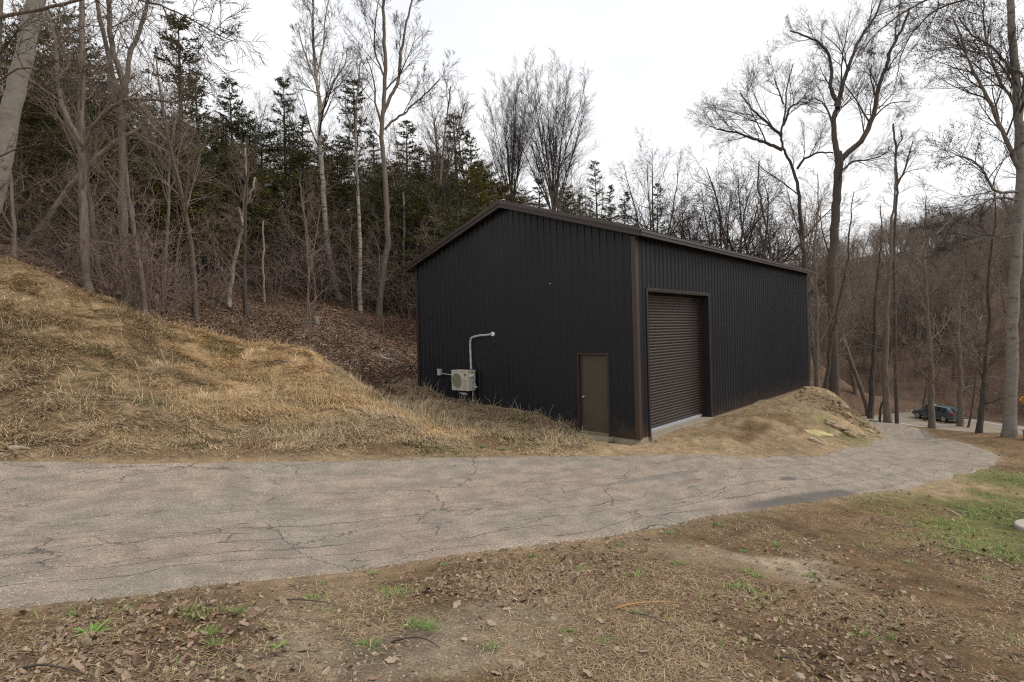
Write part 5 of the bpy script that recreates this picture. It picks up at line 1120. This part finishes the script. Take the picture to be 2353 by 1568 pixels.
for i, (px, py, s_) in enumerate(((1645,1150,.03),(1510,1010,.05),(1305,1470,.03),(1415,1490,.03),(1190,1535,.04),(1836,1548,.035),(640,1470,.03),(830,1428,.03),(990,1330,.03),(490,1383,.03),(1270,1420,.03),(1880,1350,.03))):
    h_ = hit(px, py)
    if h_: o = link('stone', blob('stone', s_, M_stone, i), label='small tan stone lying loose on the yard soil', cat='stone', group='small loose stones'); o.location = (h_[0], h_[1], h1(h_[0], h_[1])+s_*.15)
for i, (px, py, s_) in enumerate(((1928,985,.28),(1945,965,.22),(1970,975,.30),(1990,992,.26),(1955,1000,.22),(1938,945,.20),(1962,955,.16),(1985,978,.2),(1915,1000,.2),(2002,1002,.14),(1905,975,.18),(1975,1000,.18))):
    h_ = hit(px, py)
    if h_: o = link('rock', blob('rock', s_, mat('rock_tan%d' % i, col=(.33-.01*(i % 4), .245, .15), rough=.95, noise=((1, 1, 1), 5, .65, 1.25), bump=(.6, .05)), 30+i, .7, 3), label='tan rock half buried in the dirt pile at the end of the drive side', cat='rock', group='rocks in the dirt pile'); o.location = (h_[0], h_[1], h1(h_[0], h_[1])+s_*.05)
x = np.concatenate([rng.normal(13.6, 1.9, 4200), rng.uniform(3, 15, 5000)]); y = np.concatenate([rng.normal(21.3, 2.3, 4200), rng.uniform(11, 24, 5000)]); kk = (sdist(x, y) > .05) & ~inb(x, y, .1) & (x > 8); x, y = x[kk], y[kk]; n = len(x)
s_ = np.clip(rng.lognormal(-3.35, .6, n), .012, .16)*np.clip(.28+.75*np.exp(-((x-13.6)**2+(y-21.5)**2)/9), 0, 1.1); V = iv[None]*s_[:, None, None]*rng.uniform(.6, 1.15, (n, 1, 3))*(1+rng.uniform(-.2, .2, (n, len(iv), 1))); V[:, :, 2] *= .7; V = V+np.stack([x, y, H(x, y)-s_*.15], 1)[:, None]
f = (fi[None]+np.arange(n)[:, None, None]*len(iv)).reshape(-1, 3)
link('dirt_clods', mesh_np('dirt_clods', V.reshape(-1, 3), f, M_ground, col=np.repeat(palette(n, [(.30,.22,.135),(.34,.25,.155),(.24,.17,.10)]), len(iv), axis=0)), kind='stuff', label='loose tan clods and lumps covering the dirt pile by the far corner', cat='dirt clods')
h_ = hit(1877, 1000); o = link('flagstone', blob('flagstone', .32, M_sand, 77, .22, 3), label='flat yellowish stone slab at the foot of the dirt pile', cat='stone slab'); o.location = (h_[0], h_[1], h_[2]+.05); o.rotation_euler = (0.1, .1, -.4)

# sticks
def stick(px0, py0, px1, py1, r_, m_, label, bend=.03, lift=.03, name='stick', group=None, cat='stick'):
    a, b_ = hit(px0, py0), hit(px1, py1)
    if not a or not b_: return
    n = 8; pts_ = []
    for i in range(n):
        t = i/(n-1); x, y = a[0]*(1-t)+b_[0]*t, a[1]*(1-t)+b_[1]*t; L_ = math.hypot(b_[0]-a[0], b_[1]-a[1]); off = math.sin(t*math.pi)*bend*L_+math.sin(t*9)*.008*L_
        nx, ny = -(b_[1]-a[1])/(L_+1e-6), (b_[0]-a[0])/(L_+1e-6); x += nx*off; y += ny*off; pts_.append((x, y, h1(x, y)+r_+lift*math.sin(t*math.pi)))
    q = MB(); q.tube(pts_, [r_*(1-.6*i/(n-1)) for i in range(n)], 6); return q.build(name, m_, None, smooth=True, label=label, cat=cat, group=group)
M_orange = mat('orange_stem', col=(.42, .22, .08), rough=.7); M_whitew = mat('weathered_white_wood', col=(.55, .50, .42), rough=.8)
stick(1412, 1402, 1566, 1388, .006, M_orange, 'thin bent orange stem lying on the yard right of centre')
stick(1440, 1408, 1585, 1460, .006, M_bark, 'long brown twig lying below the orange stem')
stick(640, 1378, 770, 1392, .008, M_bark, 'straight brown stick near the drive edge in the left foreground', .0)
stick(975, 1365, 1040, 1386, .006, M_bark, 'short brown twig in the centre foreground')
stick(900, 1475, 1010, 1490, .006, M_bark_d, 'dark twig lying in the bottom centre of the yard')
stick(40, 1546, 200, 1556, .008, M_bark_d, 'thick twig at the bottom left corner of the yard', .02)
stick(1780, 1508, 1900, 1540, .006, M_bark_d, 'thin dark twig at the lower right of the yard')

stick(1860, 1012, 1892, 1024, .03, M_whitew, 'weathered white stick at the foot of the dirt pile', .0)
stick(1004, 963, 1055, 968, .012, M_whitew, 'pale dead stake lying on the grass mound, upper of two', .0, .05); stick(1052, 965, 1080, 998, .010, M_whitew, 'pale dead stake slanting down the grass mound', .0, .05)
for i in range(7): stick(848+i*4, 811+i*2, 915+rd.randint(-25, 20), 822+i*3, .010, M_whitew, 'pale cut branch in the heap lying behind the grass mound', rd.uniform(-.04, .04), .1, name='cut_branch', group='heap of pale cut branches', cat='branch')
stick(340, 662, 428, 706, .10, M_bark, 'long rotting log lying on the leaf floor behind the ridge', .02, .05, name='fallen_log', cat='log'); stick(640, 652, 780, 655, .12, M_bark_d, 'dark mossy log lying far back on the leaf floor', .01, .05, name='fallen_log', cat='log'); stick(480, 690, 530, 712, .09, M_bark_d, 'short dark log by the foot of the crooked pale tree', .01, .05, name='fallen_log', cat='log')
stick(20, 1034, 68, 1032, .05, M_log, 'grey piece of wood at the left edge of the drive', .0, .02)
h_ = hit(722, 640); o = link('root_stump', blob('root_stump', .5, M_bark_d, 5, .8, 3), label='dark upturned stump on the leaf floor left of the birch', cat='stump'); o.location = h_
for px, py, lb in ((727,748,'low grey stump on the red-brown leaf floor'),(357,700,'small pale stump behind the grass ridge')):
    h_ = hit(px, py); q = MB(); q.tube([(0, 0, -.2), (0, 0, .1), (.02, 0, .45)], [.2, .15, .12], 9); o = q.build('tree_stump', M_bark, None, smooth=True, label=lb, cat='stump'); o.location = h_

rd.seed(303)
for i in range(22):
    px, py = rd.uniform(600, 940), rd.uniform(690, 850); a_ = rd.uniform(-.5, .5); L_ = rd.uniform(20, 55)
    stick(px, py, px+L_*math.cos(a_), py+L_*math.sin(a_)*.5, rd.uniform(.015, .035), rd.choice((M_bark, M_bark_d, M_log)), 'fallen branch lying on the leafy floor of the woods left of the building', rd.uniform(-.08, .08), .04, name='fallen_branch', group='fallen branches on the leaf floor', cat='branch')
# green tufts, one by one
def tuft(px, py, s_, n_, broad, label, group=None):
    h_ = hit(px, py)
    if not h_: return
    g = np.random.default_rng(int(px*7+py)); a = g.uniform(0, 6.28, n_); s_ *= 1.02; L_ = g.uniform(.5, 1, n_)*s_; r0 = g.uniform(0, .35, n_)*s_*(0 if broad else 1); aa = g.uniform(0, 6.28, n_)
    x, y = np.cos(aa)*r0, np.sin(aa)*r0; w_ = s_*(.16 if broad else .035)*g.uniform(.7, 1.2, n_); rise = g.uniform(.25, .9, n_); p0 = np.stack([x, y, 0*x], 1); dd = np.stack([np.cos(a), np.sin(a), 0*a], 1); s2 = np.stack([-np.sin(a), np.cos(a), 0*a], 1)*w_[:, None]/2; up_ = np.array([[0, 0, 1.]])
    def at(t): return p0+dd*(L_*t)[:, None]+up_*(L_*(rise*t-.55*rise*t*t))[:, None]
    V = np.stack([at(0)-s2*.3, at(0)+s2*.3, at(.35)-s2, at(.35)+s2, at(.72)-s2*.9, at(.72)+s2*.9, at(1.0)], 1).reshape(-1, 3); b_ = np.arange(n_)[:, None]*7
    f = np.concatenate([b_+np.array([q_]) for q_ in ((0,1,3),(0,3,2),(2,3,5),(2,5,4),(4,5,6))]); cl = np.array([(.10,.19,.03),(.15,.24,.04),(.08,.14,.025),(.20,.25,.07)])[g.integers(0, 4, n_)]
    o = link('green_weed' if broad else 'grass_tuft', mesh_np('tuft', V, f, M_green, col=np.repeat(cl, 7, axis=0)), label=label, cat='weed' if broad else 'grass tuft', group=group); o.location = (h_[0], h_[1], h1(h_[0], h_[1])-.005)
tuft(212, 1462, .13, 34, True, 'broad-leaved bright green weed in the left foreground near the drive')
tuft(640, 1490, .07, 22, True, 'small broad-leaved weed right of the large dead leaf')
for (px, py, s_) in ((709,1368,.08),(747,1340,.07),(480,1458,.1),(542,1408,.1),(497,1483,.09),(856,1321,.09),(1021,1300,.07),(1064,1326,.06),(1224,1277,.09),(1274,1295,.09),(1334,1307,.09),(1424,1255,.09),(1538,1225,.1),(1556,1300,.1),(949,1436,.12),(985,1444,.11),(849,1485,.1),(1129,1487,.08),(1306,1452,.08),(1718,1322,.12),(1740,1330,.1),(1788,1258,.12),(1868,1328,.1),(1758,1376,.09),(1708,1270,.09),(1648,1210,.12),(1583,1262,.08),(1104,1030,.2),(1151,1035,.2),(459,1026,.2),(475,1020,.16),(520,1020,.15),(160,1420,.08),(2262,1150,.12),(2090,1290,.1),(1470,1410,.06),(1390,1475,.07)):
    tuft(px, py, s_, 60, False, 'small bright green grass tuft sprouting from the dead yard ground', 'green grass tufts')
# dead weed stalks along the gable wall
for i, b_ in enumerate((7.9,7.5,7.2,6.9,6.0,5.5,5.2,4.8,4.3,4.0,3.5,3.1,2.6,2.1)):
    x, y = BL(-.3-.2*rd.random(), b_); z = h1(x, y); T = Tubes()
    for j in range(rd.randint(3, 7)):
        L_ = rd.uniform(.25, .7); d_ = unit(rd.gauss(0, .5), rd.gauss(0, .5), 1); T.add([(0, 0, -.03), (d_[0]*L_*.5, d_[1]*L_*.5, d_[2]*L_*.5), (d_[0]*L_+rd.gauss(0, .06), d_[1]*L_+rd.gauss(0, .06), d_[2]*L_*rd.uniform(.7, 1))], [.006, .005, .003], 4)
    o = link('dead_weed', T.mesh('dead_weed', M_log), label='clump of dry grey weed stalks standing against the foot of the black wall', cat='dead weed', group='dead weed stalks along the black wall'); o.location = (x, y, z)

# ================================================================== ROADSIDE THINGS
# passing car: long axis local +x = travel direction
car = empty('parked_car', label='dark blue-grey car driving away on the road behind the trunks', cat='car'); car.name = 'passing_car'
def carp(px, py, z):
    r_ = ray(px, py); t = (z-CAMH)/r_[2]; return Vector((r_[0]*t, r_[1]*t, z))
wr = carp(2169.6, 971, -6.55); hd = math.atan2(RD[1], RD[0])
car.rotation_euler = (0, 0, hd); fx_, fy_ = math.cos(hd), math.sin(hd)
# rear left wheel local (-1.30, +.80)
lx, ly = -1.30, .80; car.location = (wr.x-(lx*fx_-ly*fy_), wr.y-(lx*fy_+ly*fx_), -6.545)
prof = [  # x, half width low, belt z, roof z, roof half width, bottom z
 (-2.18,.70,.70,.74,.60,.42),(-2.14,.80,.95,1.00,.62,.30),(-1.95,.86,1.0,1.20,.58,.22),(-1.55,.89,1.0,1.36,.60,.20),(-1.0,.90,1.0,1.43,.62,.20),(-.3,.90,.98,1.45,.63,.20),(.3,.90,.96,1.41,.62,.20),(.75,.90,.95,1.25,.58,.20),(1.05,.89,.94,1.05,.66,.20),(1.5,.87,.88,.90,.62,.22),(2.0,.82,.76,.79,.56,.26),(2.22,.68,.60,.63,.46,.34)]
V = []; 
for (x, hw, bz, rz_, rw, z0) in prof:
    ring_ = [(-hw*.9, z0), (-hw, z0+.16), (-hw*1.0, (z0+bz)/2+.05), (-hw*.97, bz), (-rw, max(bz+.01, rz_-.04)), (-rw*.6, rz_), (0, rz_+.015), (rw*.6, rz_), (rw, max(bz+.01, rz_-.04)), (hw*.97, bz), (hw*1.0, (z0+bz)/2+.05), (hw, z0+.16), (hw*.9, z0)]
    V += [(x, a, b_) for a, b_ in ring_]
m_ = 13; Fq = []
for i in range(len(prof)-1):
    for j in range(m_): Fq.append((i*m_+j, i*m_+(j+1) % m_, (i+1)*m_+(j+1) % m_, (i+1)*m_+j))
me = bpy.data.meshes.new('body'); me.from_pydata(V, [], Fq+[tuple(range(m_))[::-1], tuple((len(prof)-1)*m_+j for j in range(m_))]); me.materials.append(M_car)
for p_ in me.polygons: p_.use_smooth = True
bo = link('body', me, car); md = bo.modifiers.new('round', 'SUBSURF'); md.levels = md.render_levels = 1
def sidequad(nm, x0, x1, x0t, x1t, z0, z1, m__, yb=.895, yt=.66, par=None):
    for s_ in (1, -1):
        q = MB(); q.prism([(x0, s_*yb, z0), (x1, s_*yb, z0), (x1t, s_*yt, z1), (x0t, s_*yt, z1)], (0, -s_*.02, 0)); q.build(nm, m__, par or car)
sidequad('side_window', -1.62, -1.05, -1.42, -1.0, 1.03, 1.34, M_glass, .895, .65); sidequad('side_window', -.98, -.12, -.94, -.12, 1.02, 1.37, M_glass, .90, .66); sidequad('side_window', -.05, .85, -.05, .48, 1.0, 1.35, M_glass, .90, .66)
q = MB(); q.prism([(-2.16, -.6, 1.03), (-2.16, .6, 1.03), (-1.72, .55, 1.32), (-1.72, -.55, 1.32)], (-.02, 0, .02)); q.build('rear_window', M_glass, car)
q = MB(); q.prism([(1.08, -.68, 1.02), (1.08, .68, 1.02), (.62, .56, 1.35), (.62, -.56, 1.35)], (.02, 0, .02)); q.build('windscreen', M_glass, car)
for s_ in (1, -1):
    MB().box((-2.17, s_*.60, .80), (-1.93, s_*.885, .95)).build('tail_lamp', M_red, car, bevel=.02)
    MB().box((1.95, s_*.5, .60), (2.19, s_*.78, .70)).build('headlamp', M_white, car, bevel=.02)
    for xd in (-.85, .05): MB().box((xd, s_*.90, .90), (xd+.16, s_*.925, .93)).build('door_handle', M_rim, car)
    MB().box((.78, s_*.93, .97), (.92, s_*1.05, 1.08)).build('wing_mirror', M_car, car, bevel=.02)
    for xw in (-1.30, 1.32):
        q = MB(); q.tube([(xw, s_*.70, .325), (xw, s_*.72, .325), (xw, s_*.905, .325), (xw, s_*.915, .325)], [.27, .325, .325, .27], 24); ty = q.build('wheel', M_black, car, smooth=True)
        q = MB(); q.tube([(xw, s_*.86, .325), (xw, s_*.921, .325)], [.235, .225], 20); q.build('rim', M_rim, ty, smooth=True)
        q = MB()
        for k_ in range(5):
            a = k_*2*math.pi/5; q.tube([(xw+math.cos(a+.63)*.13, s_*.921, .325+math.sin(a+.63)*.13), (xw+math.cos(a+.63)*.15, s_*.9235, .325+math.sin(a+.63)*.15)], .04, 8)
        q.build('rim_gap', M_black, ty)
MB().box((-2.22, -.82, .34), (-2.05, .82, .52)).build('rear_bumper', M_car, car, bevel=.04)
MB().box((-2.235, -.26, .80), (-2.215, .26, .92)).build('number_plate', M_white, car)

# warning sign on its post
sx, sy, sz = P(2358.5, 919, 47); sign = empty('warning_sign', (sx, sy, gz0(sx, sy)), math.atan2(sy, sx)-math.pi/2, label='orange diamond warning sign on a post, cut by the right edge', cat='road sign')
dz = sz-gz0(sx, sy); hd_ = .53
MB().prism([(-hd_, 0, dz), (0, 0, dz-hd_), (hd_, 0, dz), (0, 0, dz+hd_)], (0, .02, 0)).build('sign_plate', M_sign, sign)
q = MB(); k_ = .92
for a, b_ in (((-hd_*k_, dz), (0, dz-hd_*k_)), ((0, dz-hd_*k_), (hd_*k_, dz)), ((hd_*k_, dz), (0, dz+hd_*k_)), ((0, dz+hd_*k_), (-hd_*k_, dz))): q.tube([(a[0], -.004, a[1]), (b_[0], -.004, b_[1])], .012, 5)
q.build('sign_border', M_black, sign)
q = MB(); cur = [(-.05+.20*math.cos(t_), -.006, dz-.02+.2*math.sin(t_)) for t_ in np.linspace(R(250), R(60), 12)]; q.tube(cur, .04, 6); q.prism([(cur[-1][0]-.04, -.03, cur[-1][2]+.1), (cur[-1][0]-.02, -.03, cur[-1][2]-.10), (cur[-1][0]+.16, -.03, cur[-1][2]-.02)], (0, .02, 0)); q.build('curve_arrow', M_black, sign)
MB().box((-.045, .021, -.4), (.045, .09, dz+.3)).build('sign_post', M_post, sign)
# pedestal right of the birch
h_ = hit(2350, 1014); pd = empty('utility_pedestal', (h_[0]+.42, h_[1], h_[2]-.08), .2, label='small grey utility pedestal beside the foot of the big birch', cat='utility box')
MB().box((-.26, -.2, -.2), (.26, .2, .42)).build('pedestal_body', M_grayb, pd, bevel=.02); MB().box((-.28, -.22, .421), (.28, .22, .47)).build('pedestal_lid', M_grayb, pd, bevel=.015)
# round concrete lid
h_ = hit(2401, 1222); lid = empty('concrete_lid', (h_[0], h_[1], h_[2]+.02), 0, label='round pale concrete lid set in the green grass at the right edge', cat='concrete lid')
ml = mat('pale_concrete', col=(.38, .33, .29), rough=.85, noise=((1, 1, 1), 7, .85, 1.1))
MB().tube([(0, 0, -.15), (0, 0, .045), (0, 0, .06)], [.34, .34, .325], 48).build('lid_slab', ml, lid); MB().tube([(0, 0, .0601), (0, 0, .07)], .06, 20).build('lid_cap', ml, lid)
stick(2150, 1256, 2353, 1300, .006, M_black, 'thin dark cable lying across the grass at the right', .01, .01, name='ground_cable', cat='cable')
stick(2178, 1173, 2212, 1190, .01, M_whitew, 'pale short stick in the green grass at the right', .0)
# overhead wires with their two poles
def pole(x, y, top, lb):
    z = gz0(x, y); p_ = empty('utility_pole', (x, y, z), 0, label=lb, cat='utility pole'); MB().tube([(0, 0, -.5), (0, 0, top-z+.6)], [.14, .10], 10).build('pole_shaft', M_bark_d, p_, smooth=True)
    MB().box((-.05, -.9, top-z+.1), (.05, .9, top-z+.22)).build('crossarm', M_bark_d, p_)
a_, b_ = P(1862, 800, 66), P(2600, 758, 34)
pole(a_[0], a_[1], a_[2]-.2, 'wooden utility pole hidden in the trees behind the building corner'); pole(b_[0], b_[1], b_[2]-.2, 'wooden utility pole beyond the right edge carrying the wires')
for i, (ya, yb) in enumerate(((800,758),(846,868),(852,878))):
    A_, B_ = P(1862, ya, 66), P(2600, yb, 34); pts_ = [tuple(A_[m]*(1-t)+B_[m]*t-(.35*math.sin(math.pi*t) if m == 2 else 0) for m in range(3)) for t in np.linspace(0, 1, 24)]
    MB().tube(pts_, .016, 5).build('overhead_wire', M_wire, None, label=('uppermost', 'middle', 'lowest')[i]+' of the three thin wires strung in front of the far woods', cat='wire')
print('objects', len(COL.objects), 'tris', sum(len(m.loops)-2*len(m.polygons) for m in bpy.data.meshes))
